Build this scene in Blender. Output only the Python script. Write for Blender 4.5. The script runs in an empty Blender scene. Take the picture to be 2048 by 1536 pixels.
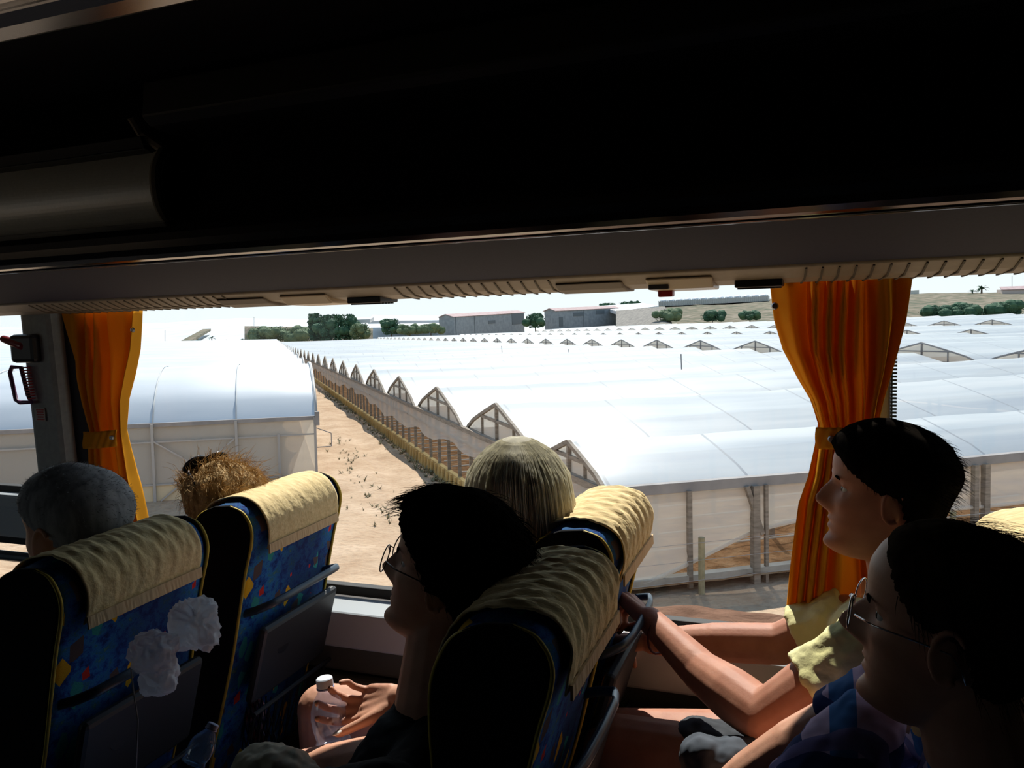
import bpy, bmesh, math, random
import numpy as np
from mathutils import Vector, Matrix, noise
rng = random.Random(7)
SC = bpy.context.scene
COL = SC.collection

# ------------------------------------------------------------------ camera, sky, sun, exposure
FPX = 1600.0
def _n(v): v = np.array(v, float); return v/np.linalg.norm(v)
_F = _n((-4170, -3, 1600)); _D = np.array((614, 15900, 1600.0)); _D = _n(_D-_F*_D.dot(_F))
_W = _n(np.cross(_F, -_D)); _W = _W if _W[2] > 0 else -_W
M = np.array([-_F, _W, -_D])           # coach frame: -x forward, +y towards the window, +z up
cam = bpy.data.cameras.new('camera'); camo = bpy.data.objects.new('camera', cam); COL.objects.link(camo)
cam.sensor_width = 36; cam.lens = FPX/2048*36; cam.clip_start = .02; cam.clip_end = 3000
R_, U_, B_ = M[:, 0], -M[:, 1], -M[:, 2]
camo.matrix_world = Matrix(((R_[0], U_[0], B_[0], 0), (R_[1], U_[1], B_[1], 0), (R_[2], U_[2], B_[2], 0), (0, 0, 0, 1)))
SC.camera = camo
SC.view_settings.view_transform = 'Standard'; SC.view_settings.look = 'None'
SC.view_settings.gamma = 1; SC.view_settings.use_curve_mapping = False
SC.view_settings.exposure = 0.15
w = bpy.data.worlds.new('sky'); SC.world = w; w.use_nodes = True
nt = w.node_tree; nt.nodes.clear()
o_ = nt.nodes.new('ShaderNodeOutputWorld'); bg = nt.nodes.new('ShaderNodeBackground')
tc = nt.nodes.new('ShaderNodeTexCoord'); sp = nt.nodes.new('ShaderNodeSeparateXYZ'); cr = nt.nodes.new('ShaderNodeValToRGB')
nt.links.new(tc.outputs['Generated'], sp.inputs[0]); nt.links.new(sp.outputs[2], cr.inputs[0])
cr.color_ramp.elements[0].color = (.86, .93, .95, 1); cr.color_ramp.elements[0].position = 0
cr.color_ramp.elements[1].color = (.22, .38, .62, 1); cr.color_ramp.elements[1].position = .7
e = cr.color_ramp.elements.new(.10); e.color = (.74, .88, .93, 1)
bg.inputs[1].default_value = 1.0
nt.links.new(cr.outputs[0], bg.inputs[0]); nt.links.new(bg.outputs[0], o_.inputs[0])
sun = bpy.data.lights.new('sun', 'SUN'); sun.energy = 6.0; sun.angle = .009; sun.color = (1, .95, .86)
suno = bpy.data.objects.new('sun', sun); COL.objects.link(suno)
SUNV = Vector((-.16, .98*math.cos(math.radians(52)), math.sin(math.radians(52)))); SUNV.normalize()
suno.location = SUNV*60
suno.rotation_euler = (-SUNV).to_track_quat('-Z', 'Y').to_euler()
SC.cycles.max_bounces = 8; SC.cycles.transparent_max_bounces = 24
SC.cycles.caustics_reflective = False; SC.cycles.caustics_refractive = False

# ------------------------------------------------------------------ measuring helpers
def ray(px, py): return M@_n((px-1024, py-768, FPX))
def aty(px, py, y): r = ray(px, py); return Vector(r*y/r[1])
def dep(px, py, d): return Vector(M@np.array(((px-1024)/FPX*d, (py-768)/FPX*d, d)))
A_ = ray(545, 672); B2 = ray(6368, 568); B2 = _n(B2-A_*A_.dot(B2)); N_ = np.cross(B2, A_); N_ = N_ if N_[2] > 0 else -N_
def gh(a, b, h): return Vector(A_*a+B2*b+N_*h)      # greenhouse frame -> coach frame
GM = Matrix(((A_[0], B2[0], N_[0], 0), (A_[1], B2[1], N_[1], 0), (A_[2], B2[2], N_[2], 0), (0, 0, 0, 1)))

# ------------------------------------------------------------------ materials
MATS = {}
def mat(name, col=(.5, .5, .5), rough=.6, metal=0, spec=.5, build=None):
    if name in MATS: return MATS[name]
    m = bpy.data.materials.new(name); m.use_nodes = True; MATS[name] = m
    t = m.node_tree; p = t.nodes['Principled BSDF']
    p.inputs['Base Color'].default_value = (*col, 1); p.inputs['Roughness'].default_value = rough
    p.inputs['Metallic'].default_value = metal; p.inputs['Specular IOR Level'].default_value = spec
    if build: build(t, p)
    return m
def N(t, kind, **kw):
    n = t.nodes.new(kind)
    for k, v in kw.items():
        if k.startswith('i_'): n.inputs[k[2:].replace('_', ' ')].default_value = v
        else: setattr(n, k, v)
    return n
def coords(t, scale=(1, 1, 1), obj=True):
    c = N(t, 'ShaderNodeTexCoord'); mp = N(t, 'ShaderNodeMapping'); mp.inputs['Scale'].default_value = scale
    t.links.new(c.outputs['Object'], mp.inputs[0]); return mp.outputs[0]
def ramp(t, src, stops):
    r = N(t, 'ShaderNodeValToRGB'); els = r.color_ramp.elements
    els[0].position, els[0].color = stops[0][0], (*stops[0][1], 1)
    els[1].position, els[1].color = stops[-1][0], (*stops[-1][1], 1)
    for s in stops[1:-1]: e = els.new(s[0]); e.color = (*s[1], 1)
    t.links.new(src, r.inputs[0]); return r.outputs[0]
def mixc(t, fac, a, b):
    m = N(t, 'ShaderNodeMix', data_type='RGBA')
    for s, k in ((fac, 0), (a, 6), (b, 7)):
        if isinstance(s, (int, float)): m.inputs[k].default_value = s
        elif isinstance(s, tuple): m.inputs[k].default_value = (*s, 1)
        else: t.links.new(s, m.inputs[k])
    return m.outputs[2]
def noisy(stops, scale=8, detail=6, bump=0, sc=(1, 1, 1), bscale=None, bdist=.01):
    def f(t, p):
        c = coords(t, sc); n = N(t, 'ShaderNodeTexNoise'); n.inputs['Scale'].default_value = scale; n.inputs['Detail'].default_value = detail
        t.links.new(c, n.inputs[0]); t.links.new(ramp(t, n.outputs[0], stops), p.inputs['Base Color'])
        if bump:
            n2 = N(t, 'ShaderNodeTexNoise'); n2.inputs['Scale'].default_value = bscale or scale*3; n2.inputs['Detail'].default_value = 5
            t.links.new(c, n2.inputs[0]); b = N(t, 'ShaderNodeBump'); b.inputs['Strength'].default_value = bump; b.inputs['Distance'].default_value = bdist
            t.links.new(n2.outputs[0], b.inputs['Height']); t.links.new(b.outputs[0], p.inputs['Normal'])
    return f
def thin(name, tint, gloss=.08, film=0, filmcol=(1, 1, 1), rough=.02, tl=0):
    """thin see-through sheet: transparent + fresnel gloss (+ a share of milky film)"""
    if name in MATS: return MATS[name]
    m = bpy.data.materials.new(name); m.use_nodes = True; MATS[name] = m; t = m.node_tree; t.nodes.clear()
    o = N(t, 'ShaderNodeOutputMaterial'); tr = N(t, 'ShaderNodeBsdfTransparent'); tr.inputs[0].default_value = (*tint, 1)
    gl = N(t, 'ShaderNodeBsdfGlossy'); gl.inputs['Roughness'].default_value = rough
    lw = N(t, 'ShaderNodeLayerWeight'); lw.inputs[0].default_value = .3
    mu = N(t, 'ShaderNodeMath', operation='MULTIPLY_ADD'); t.links.new(lw.outputs['Facing'], mu.inputs[0]); mu.inputs[1].default_value = .06; mu.inputs[2].default_value = gloss
    mx = N(t, 'ShaderNodeMixShader'); t.links.new(mu.outputs[0], mx.inputs[0]); t.links.new(tr.outputs[0], mx.inputs[1]); t.links.new(gl.outputs[0], mx.inputs[2])
    out = mx.outputs[0]
    if film:
        d = N(t, 'ShaderNodeBsdfDiffuse'); d.inputs[0].default_value = (*filmcol, 1)
        tn = N(t, 'ShaderNodeBsdfTranslucent'); tn.inputs[0].default_value = (*filmcol, 1)
        m1 = N(t, 'ShaderNodeMixShader'); m1.inputs[0].default_value = .5; t.links.new(d.outputs[0], m1.inputs[1]); t.links.new(tn.outputs[0], m1.inputs[2])
        m2 = N(t, 'ShaderNodeMixShader'); m2.inputs[0].default_value = film; t.links.new(out, m2.inputs[1]); t.links.new(m1.outputs[0], m2.inputs[2]); out = m2.outputs[0]
    t.links.new(out, o.inputs[0]); return m

black_plastic = mat('black_plastic', (.012, .012, .014), .45)
soft_black = mat('soft_black', (.010, .010, .012), .9, spec=.1)
ceiling_mat = mat('ceiling_cloth', (.02, .022, .026), .9, spec=.15)
grey_plastic = mat('grey_plastic', (.10, .10, .105), .5)
pillar_mat = mat('pillar_cover', build=noisy([(.3, (.30, .31, .29)), (.7, (.36, .37, .34))], 60), rough=.85, spec=.2)
panel_mat = mat('rack_underside', build=noisy([(.3, (.018, .022, .044)), (.7, (.024, .028, .056))], 250), rough=.8, spec=.25)
beige = mat('beige_plastic', build=noisy([(.3, (.30, .25, .18)), (.7, (.36, .30, .22))], 40), rough=.5)
beige_lamp = mat('beige_lamp', (.62, .52, .36), .35)
lid_mat = mat('locker_lid', build=noisy([(.3, (.76, .76, .66)), (.7, (.84, .84, .74))], 200), rough=.36, spec=1.0)
rail_mat = mat('polished_rail', (.16, .15, .14), .16, metal=.9)
chrome = mat('chrome', (.62, .60, .60), .14, metal=1)
metal = mat('grey_metal', (.25, .25, .26), .35, metal=.9)
sill_mat = mat('sill_grey', (.42, .45, .47), .45)
wallp = mat('side_wall_panel', build=noisy([(.3, (.05, .042, .036)), (.7, (.065, .055, .048))], 120), rough=.8)
wallgrey = mat('side_wall_grey', (.075, .078, .066), .7)
rubber = mat('rubber', (.015, .015, .015), .7)
glass = thin('window_glass', (.97, .985, .985), .012)
lensm = thin('lens', (.93, .93, .95), .03)
blue_plastic = mat('blue_grey_plastic', (.035, .055, .08), .35)
red_plastic = mat('red_plastic', (.32, .02, .03), .4)
yellow_pipe = mat('yellow_piping', (.55, .40, .04), .6)

def fab(t, p):
    c = coords(t, (1, 1, 1))
    n = N(t, 'ShaderNodeTexNoise'); n.inputs['Scale'].default_value = 34; n.inputs['Detail'].default_value = 9; n.inputs['Roughness'].default_value = .75
    t.links.new(c, n.inputs[0])
    base = ramp(t, n.outputs[0], [(.34, (.008, .012, .06)), (.45, (.015, .07, .30)), (.53, (.03, .18, .46)), (.60, (.03, .14, .22)), (.68, (.20, .32, .16))])
    n3 = N(t, 'ShaderNodeTexNoise'); n3.inputs['Scale'].default_value = 4; t.links.new(c, n3.inputs[0])
    base = mixc(t, ramp(t, n3.outputs[0], [(.45, (0, 0, 0)), (.62, (.65, .65, .65))]), base, (.014, .016, .07))
    for sc, sh, thr, col in (((20, 20, 9), 0, .155, (.75, .42, .02)), ((17, 17, 11), 3.3, .115, (.60, .03, .02)), ((22, 22, 8), 7.1, .15, (.04, .30, .28)), ((16, 16, 11), 5.1, .13, (.10, .07, .07))):
        mp = N(t, 'ShaderNodeMapping'); mp.inputs['Scale'].default_value = sc; mp.inputs['Location'].default_value = (sh, sh*1.7, sh*.3); mp.inputs['Rotation'].default_value = (.3+sh, .2, .4)
        t.links.new(c, mp.inputs[0]); v = N(t, 'ShaderNodeTexVoronoi', distance='MANHATTAN'); v.inputs['Scale'].default_value = .8
        t.links.new(mp.outputs[0], v.inputs[0])
        lt = N(t, 'ShaderNodeMath', operation='LESS_THAN'); t.links.new(v.outputs['Distance'], lt.inputs[0]); lt.inputs[1].default_value = thr*2.2
        base = mixc(t, lt.outputs[0], base, col)
    t.links.new(base, p.inputs['Base Color'])
    w_ = N(t, 'ShaderNodeTexNoise'); w_.inputs['Scale'].default_value = 700; t.links.new(c, w_.inputs[0]); b = N(t, 'ShaderNodeBump'); b.inputs['Strength'].default_value = .3; b.inputs['Distance'].default_value = .002
    t.links.new(w_.outputs[0], b.inputs['Height']); t.links.new(b.outputs[0], p.inputs['Normal'])
fabric = mat('coach_fabric', rough=.9, spec=.2, build=fab)
cover_mat = mat('cream_cloth', rough=.85, spec=.2, build=noisy([(.35, (.66, .50, .25)), (.65, (.78, .61, .33))], 30, bump=.35, bscale=22, sc=(1, 4, 4), bdist=.008))
def cloth(name, col, tl, stops=None, sc=6):
    m = bpy.data.materials.new(name); m.use_nodes = True; t = m.node_tree; t.nodes.clear(); MATS[name] = m
    o = N(t, 'ShaderNodeOutputMaterial'); d = N(t, 'ShaderNodeBsdfDiffuse'); tn = N(t, 'ShaderNodeBsdfTranslucent')
    c = coords(t, (1, 1, .3)); n = N(t, 'ShaderNodeTexNoise'); n.inputs['Scale'].default_value = sc; t.links.new(c, n.inputs[0])
    r = ramp(t, n.outputs[0], stops or [(.3, tuple(x*.85 for x in col)), (.7, col)])
    t.links.new(r, d.inputs[0]); t.links.new(r, tn.inputs[0])
    mx = N(t, 'ShaderNodeMixShader'); mx.inputs[0].default_value = tl; t.links.new(d.outputs[0], mx.inputs[1]); t.links.new(tn.outputs[0], mx.inputs[2]); t.links.new(mx.outputs[0], o.inputs[0])
    return m
curtain_mat = cloth('orange_curtain', (.80, .36, .03), .27)
bag_mat = thin('thin_bag', (.9, .9, .92), .05, film=.55, filmcol=(.8, .82, .86), rough=.3)
def skinb(stops):
    return noisy(stops, 25, bump=.15, bscale=160, bdist=.002)
skin = mat('tanned_skin', rough=.58, spec=.3, build=skinb([(.3, (.40, .165, .10)), (.7, (.50, .23, .145))]))
skin2 = mat('fair_skin', rough=.55, spec=.4, build=skinb([(.3, (.52, .25, .16)), (.7, (.62, .33, .22))]))
for s in (skin, skin2):
    p = s.node_tree.nodes['Principled BSDF']; p.inputs['Subsurface Weight'].default_value = .12; p.inputs['Subsurface Radius'].default_value = (.02, .006, .003); p.inputs['Subsurface Scale'].default_value = .5
def hairm(name, c1, c2, rough=.45):
    return mat(name, rough=rough, spec=.05 if c1[0] < .01 else .2, build=noisy([(.35, c1), (.65, c2)], 70, sc=(1, 1, .25)))
hair_dark = cloth('dark_hair', (.012, .010, .009), .08, [(.35, (.005, .004, .004)), (.65, (.012, .010, .008))], 70)
hair_brown = cloth('brown_hair', (.05, .035, .025), .12, [(.35, (.02, .014, .010)), (.65, (.05, .035, .025))], 70)
hair_grey = hairm('grey_hair', (.16, .16, .17), (.30, .30, .31), .7)
def zhair(name, top, low, tl):
    m = cloth(name, top, tl); t = m.node_tree; c = N(t, 'ShaderNodeTexCoord'); s_ = N(t, 'ShaderNodeSeparateXYZ'); t.links.new(c.outputs['Object'], s_.inputs[0])
    mr = N(t, 'ShaderNodeMapRange'); t.links.new(s_.outputs[2], mr.inputs[0]); mr.inputs[1].default_value = -.14; mr.inputs[2].default_value = .03
    n = N(t, 'ShaderNodeTexNoise'); n.inputs['Scale'].default_value = 90; mp = N(t, 'ShaderNodeMapping'); mp.inputs['Scale'].default_value = (1, 1, .05); t.links.new(c.outputs['Object'], mp.inputs[0]); t.links.new(mp.outputs[0], n.inputs[0])
    k = mixc(t, mr.outputs[0], low, top); k = mixc(t, ramp(t, n.outputs[0], [(.4, (0, 0, 0)), (.6, (.5, .5, .5))]), k, tuple(x*.72 for x in top))
    for nd in t.nodes:
        if nd.type in ('BSDF_DIFFUSE', 'BSDF_TRANSLUCENT'): t.links.new(k, nd.inputs[0])
    return m
hair_white = zhair('white_hair', (.90, .87, .76), (.80, .52, .20), .5)
hair_blond = cloth('blond_hair', (.80, .58, .32), .30, [(.35, (.36, .22, .09)), (.65, (.80, .60, .34))], 60)
yellow_shirt = mat('yellow_cotton', rough=.9, spec=.15, build=noisy([(.3, (.66, .62, .28)), (.7, (.78, .74, .40))], 10, bump=.5, bscale=14, bdist=.02))
black_shirt = mat('black_cotton', (.008, .010, .012), .9, spec=.15)
dark_shorts = mat('dark_shorts', build=noisy([(.3, (.02, .024, .03)), (.7, (.05, .055, .065))], 40), rough=.9)
khaki = mat('khaki_cloth', build=noisy([(.3, (.38, .33, .22)), (.7, (.52, .46, .33))], 20), rough=.9)
grey_bag = mat('grey_cloth', build=noisy([(.3, (.035, .045, .06)), (.7, (.08, .095, .12))], 20), rough=.9)
def plaid(t, p):
    c = coords(t); s = N(t, 'ShaderNodeSeparateXYZ'); t.links.new(c, s.inputs[0])
    def band(o, f, thr, ph):
        m = N(t, 'ShaderNodeMath', operation='MULTIPLY_ADD'); t.links.new(o, m.inputs[0]); m.inputs[1].default_value = f; m.inputs[2].default_value = ph
        fr = N(t, 'ShaderNodeMath', operation='FRACT'); t.links.new(m.outputs[0], fr.inputs[0])
        g = N(t, 'ShaderNodeMath', operation='LESS_THAN'); t.links.new(fr.outputs[0], g.inputs[0]); g.inputs[1].default_value = thr; return g.outputs[0]
    base = mixc(t, band(s.outputs[0], 9, .30, .2), (.55, .42, .60), (.04, .14, .36))
    base = mixc(t, band(s.outputs[2], 7, .22, .45), base, (.03, .05, .16))
    base = mixc(t, band(s.outputs[1], 9, .18, .1), base, (.20, .18, .38))
    t.links.new(base, p.inputs['Base Color'])
plaid_mat = mat('plaid_cotton', rough=.9, spec=.15, build=plaid)

# outside
def filmroof(t, p):
    c = coords(t); s = N(t, 'ShaderNodeSeparateXYZ'); t.links.new(c, s.inputs[0])
    n = N(t, 'ShaderNodeTexNoise'); n.inputs['Scale'].default_value = .5; n.inputs['Detail'].default_value = 5
    mp = N(t, 'ShaderNodeMapping'); mp.inputs['Scale'].default_value = (2.6, .14, 2); t.links.new(c, mp.inputs[0]); t.links.new(mp.outputs[0], n.inputs[0])
    base = ramp(t, n.outputs[0], [(.35, (.38, .45, .52)), (.5, (.46, .53, .58)), (.65, (.57, .62, .65))])
    m = N(t, 'ShaderNodeMath', operation='MULTIPLY'); t.links.new(s.outputs[1], m.inputs[0]); m.inputs[1].default_value = 1/3.1
    fr = N(t, 'ShaderNodeMath', operation='FRACT'); t.links.new(m.outputs[0], fr.inputs[0])
    g = N(t, 'ShaderNodeMath', operation='LESS_THAN'); t.links.new(fr.outputs[0], g.inputs[0]); g.inputs[1].default_value = .022
    base = mixc(t, g.outputs[0], base, (.30, .35, .40))
    t.links.new(base, p.inputs['Base Color'])
    tn = N(t, 'ShaderNodeBsdfTranslucent'); tn.inputs[0].default_value = (.75, .76, .74, 1); mx = N(t, 'ShaderNodeMixShader'); mx.inputs[0].default_value = .22
    t.links.new(p.outputs[0], mx.inputs[1]); t.links.new(tn.outputs[0], mx.inputs[2]); tp = N(t, 'ShaderNodeBsdfTransparent'); m3 = N(t, 'ShaderNodeMixShader'); m3.inputs[0].default_value = .16; t.links.new(mx.outputs[0], m3.inputs[1]); t.links.new(tp.outputs[0], m3.inputs[2])
    t.links.new(m3.outputs[0], t.nodes['Material Output'].inputs[0])
film_roof = mat('greenhouse_roof_film', rough=.45, spec=.7, build=filmroof)
film_roof2 = mat('tunnel_roof_film', rough=.42, spec=.8, build=noisy([(.3, (.44, .48, .52)), (.7, (.54, .57, .60))], .6, sc=(2, .3, 1)))
film_wall = thin('greenhouse_wall_film', (.85, .83, .78), .03, film=.62, filmcol=(.97, .93, .86), rough=.4)
film_clear = thin('clear_film', (.88, .87, .84), .05, film=.50, filmcol=(.92, .89, .85), rough=.3)
wood = mat('weathered_wood', rough=.9, build=noisy([(.3, (.17, .14, .11)), (.7, (.32, .27, .22))], 3, sc=(1, 1, 6)))
postwood = mat('fence_post_wood', rough=.9, build=noisy([(.3, (.20, .18, .10)), (.7, (.36, .32, .20))], 6))
galv = mat('galvanised_frame', (.36, .35, .34), .6, metal=.2)
gutter_m = mat('grey_gutter', rough=.8, build=noisy([(.3, (.20, .19, .19)), (.7, (.30, .28, .27))], 2))
ochre = mat('ochre_kerb', rough=.9, build=noisy([(.3, (.42, .27, .09)), (.7, (.66, .46, .18))], 1.2, bump=.3))
concrete = mat('concrete', rough=.9, build=noisy([(.3, (.30, .27, .23)), (.7, (.46, .43, .38))], 2))
def dirt(t, p):
    c = coords(t)
    n = N(t, 'ShaderNodeTexNoise'); n.inputs['Scale'].default_value = .55; n.inputs['Detail'].default_value = 9; n.inputs['Roughness'].default_value = .62; t.links.new(c, n.inputs[0])
    base = ramp(t, n.outputs[0], [(.3, (.33, .22, .14)), (.5, (.43, .31, .21)), (.7, (.52, .39, .28))])
    n2 = N(t, 'ShaderNodeTexNoise'); n2.inputs['Scale'].default_value = 6; n2.inputs['Detail'].default_value = 8; t.links.new(c, n2.inputs[0])
    base = mixc(t, ramp(t, n2.outputs[0], [(.52, (0, 0, 0)), (.75, (.5, .5, .5))]), base, (.30, .18, .11))
    t.links.new(base, p.inputs['Base Color'])
    b = N(t, 'ShaderNodeBump'); b.inputs['Strength'].default_value = .6; b.inputs['Distance'].default_value = .12; t.links.new(n2.outputs[0], b.inputs['Height']); t.links.new(b.outputs[0], p.inputs['Normal'])
dirt_mat = mat('sandy_dirt', rough=.95, spec=.1, build=dirt)
soil_mat = mat('red_soil', rough=.95, spec=.1, build=noisy([(.3, (.22, .11, .05)), (.5, (.36, .19, .09)), (.7, (.50, .30, .16))], 2.5, 8, bump=1, bscale=3, bdist=.3))
mound_mat = mat('dark_red_soil', rough=.95, spec=.1, build=noisy([(.3, (.10, .050, .03)), (.7, (.18, .095, .06))], 3, 8, bump=1, bscale=5, bdist=.1))
scrub = mat('scrub', rough=.95, spec=.05, build=noisy([(.3, (.08, .10, .07)), (.5, (.17, .15, .11)), (.7, (.27, .23, .18))], .25, 8))
leafm = mat('leaves', rough=.8, spec=.2, build=noisy([(.3, (.02, .06, .035)), (.7, (.06, .13, .07))], .6, 6))
leafp = mat('pale_leaves', rough=.8, spec=.2, build=noisy([(.3, (.06, .10, .05)), (.7, (.14, .19, .10))], .6, 6))
bark = mat('bark', (.10, .07, .05), .9)
block_mat = mat('grey_block', rough=.9, build=noisy([(.3, (.21, .25, .28)), (.7, (.29, .34, .37))], .8))
redroof = mat('red_sheet_roof', rough=.8, build=noisy([(.3, (.30, .20, .20)), (.7, (.42, .30, .30))], .5))
darkhole = mat('dark_opening', (.13, .16, .18), .9)
pale_white = mat('far_white_film', rough=.5, build=noisy([(.3, (.45, .50, .53)), (.7, (.60, .63, .65))], .05))
far_frame = mat('far_frame_white', (.55, .56, .55), .8)
stone = mat('pale_stone', rough=.95, build=noisy([(.3, (.34, .29, .23)), (.7, (.66, .60, .52))], 9))
ridge_soil = mat('furrowed_ground', rough=.95, build=noisy([(.3, (.12, .11, .10)), (.7, (.24, .22, .19))], .6, sc=(3, .3, 1)))

# ------------------------------------------------------------------ mesh helper
class MB:
    def __init__(s): s.v = []; s.f = []
    def add(s, vs, fs):
        k = len(s.v); s.v += [tuple(v) for v in vs]; s.f += [tuple(i+k for i in f) for f in fs]; return s
    def box(s, c, d, rot=None):
        x, y, z = d[0]/2, d[1]/2, d[2]/2
        vs = [Vector((i*x, j*y, k*z)) for i in (-1, 1) for j in (-1, 1) for k in (-1, 1)]
        if rot is not None: vs = [rot@v for v in vs]
        return s.add([v+Vector(c) for v in vs], [(0, 1, 3, 2), (4, 6, 7, 5), (0, 4, 5, 1), (2, 3, 7, 6), (0, 2, 6, 4), (1, 5, 7, 3)])
    def bar(s, p, q, wd, ht=None, up=(0, 0, 1)):
        p, q = Vector(p), Vector(q); d = q-p; L = d.length
        if L < 1e-6: return s
        x = d.normalized(); u = Vector(up)
        if abs(x.dot(u)) > .99: u = Vector((1, 0, 0))
        y = u.cross(x).normalized(); z = x.cross(y)
        return s.box((p+q)/2, (L, wd, ht or wd), Matrix((x, y, z)).transposed())
    def tube(s, pts, r, seg=10, caps=True, closed=False, sq=1.0, sqdir=None):
        pts = [Vector(p) for p in pts]; n = len(pts); rs = r if hasattr(r, '__len__') else [r]*n
        k0 = len(s.v); prev = None
        for i, p in enumerate(pts):
            if closed: d = pts[(i+1) % n]-pts[i-1]
            else: d = pts[min(i+1, n-1)]-pts[max(i-1, 0)]
            d.normalize()
            if prev is None:
                u = Vector(sqdir) if sqdir is not None else (Vector((0, 0, 1)) if abs(d.z) < .9 else Vector((1, 0, 0)))
            else: u = prev
            u = (u-d*u.dot(d)).normalized(); prev = u; v = d.cross(u)
            for j in range(seg):
                a = 2*math.pi*j/seg; s.v.append(tuple(p+(u*math.cos(a)*sq+v*math.sin(a))*rs[i]))
        m = n if closed else n-1
        for i in range(m):
            for j in range(seg):
                a, b = k0+i*seg+j, k0+i*seg+(j+1) % seg; c, d_ = k0+((i+1) % n)*seg+(j+1) % seg, k0+((i+1) % n)*seg+j
                s.f.append((a, b, c, d_))
        if caps and not closed:
            s.f.append(tuple(k0+j for j in reversed(range(seg)))); s.f.append(tuple(k0+(n-1)*seg+j for j in range(seg)))
        return s
    def cap(s, p, q, r1, r2, seg=16):
        """tapered limb with round ends"""
        p, q = Vector(p), Vector(q); d = (q-p); d.normalize(); pts = []; rs = []
        for a in (0, .35, .7, 1.05, 1.4): pts.append(p-d*r1*math.cos(a)*.999); rs.append(max(r1*math.sin(a), r1*.05))
        for i in range(1, 6): t = i/6; pts.append(p.lerp(q, t)); rs.append(r1+(r2-r1)*t)
        for a in (1.4, 1.05, .7, .35, 0): pts.append(q+d*r2*math.cos(a)*.999); rs.append(max(r2*math.sin(a), r2*.05))
        return s.tube(pts, rs, seg)
    def ell(s, c, r, rot=None, seg=20, rings=12):
        c = Vector(c); k = len(s.v); vs = [(0, 0, 1)]
        for i in range(1, rings):
            a = math.pi*i/rings
            for j in range(seg): b = 2*math.pi*j/seg; vs.append((math.sin(a)*math.cos(b), math.sin(a)*math.sin(b), math.cos(a)))
        vs.append((0, 0, -1))
        for v in vs:
            q = Vector((v[0]*r[0], v[1]*r[1], v[2]*r[2])); q = rot@q if rot is not None else q; s.v.append(tuple(c+q))
        for j in range(seg): s.f.append((k, k+1+j, k+1+(j+1) % seg))
        for i in range(rings-2):
            for j in range(seg): a = k+1+i*seg; s.f.append((a+j, a+seg+j, a+seg+(j+1) % seg, a+(j+1) % seg))
        a = k+1+(rings-2)*seg
        for j in range(seg): s.f.append((a+j, len(s.v)-1, a+(j+1) % seg))
        return s
    def prism(s, prof, y0, y1):
        """profile in xz pulled from y0 to y1"""
        n = len(prof); s.add([(x, y0, z) for x, z in prof]+[(x, y1, z) for x, z in prof],
            [tuple(range(n)), tuple(reversed(range(n, 2*n)))]+[(i, i+n, (i+1) % n+n, (i+1) % n) for i in range(n)]); return s
    def prismx(s, prof, x0, x1):
        n = len(prof); s.add([(x0, y, z) for y, z in prof]+[(x1, y, z) for y, z in prof],
            [tuple(range(n)), tuple(reversed(range(n, 2*n)))]+[(i, i+n, (i+1) % n+n, (i+1) % n) for i in range(n)]); return s
    def grid(s, P, close_u=False):
        nu, nv = len(P), len(P[0]); k = len(s.v)
        for row in P: s.v += [tuple(p) for p in row]
        for i in range(nu-1):
            for j in range(nv-1+(1 if close_u else 0)):
                j2 = (j+1) % nv; s.f.append((k+i*nv+j, k+i*nv+j2, k+(i+1)*nv+j2, k+(i+1)*nv+j))
        return s
    def build(s, name, m, parent=None, smooth=False, bevel=0, mods=(), matrix=None, fix=True):
        me = bpy.data.meshes.new(name); me.from_pydata(s.v, [], s.f)
        if fix:
            b = bmesh.new(); b.from_mesh(me); bmesh.ops.recalc_face_normals(b, faces=b.faces); b.to_mesh(me); b.free()
        if smooth is not False:
            me.polygons.foreach_set('use_smooth', [True]*len(me.polygons))
        me.materials.append(m); o = bpy.data.objects.new(name, me); COL.objects.link(o)
        if matrix is not None: o.matrix_world = matrix
        if parent is not None: o.parent = parent
        if bevel:
            bv = o.modifiers.new('bevel', 'BEVEL'); bv.width = bevel; bv.segments = 2; bv.limit_method = 'ANGLE'; bv.angle_limit = .6
        for kind, kw in mods:
            md = o.modifiers.new(kind.lower(), kind)
            for a, b_ in kw.items(): setattr(md, a, b_)
        return o
def thing(name, label, cat, loc=(0, 0, 0), group=None, rot=None):
    o = bpy.data.objects.new(name, None); COL.objects.link(o); o.empty_display_size = .05
    o.location = loc
    if rot: o.rotation_euler = rot
    o['label'] = label; o['category'] = cat
    if group: o['group'] = group
    return o
def tag(o, label, cat, group=None, kind=None):
    o['label'] = label; o['category'] = cat
    if group: o['group'] = group
    if kind: o['kind'] = kind
    return o
def struct(o, label=None):
    o['kind'] = 'structure'
    if label: o['label'] = label
    return o
def sm(it=6, f=.5): return ('SMOOTH', dict(factor=f, iterations=it))
def vox(v): return ('REMESH', dict(mode='VOXEL', voxel_size=v, use_smooth_shade=True))

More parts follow.
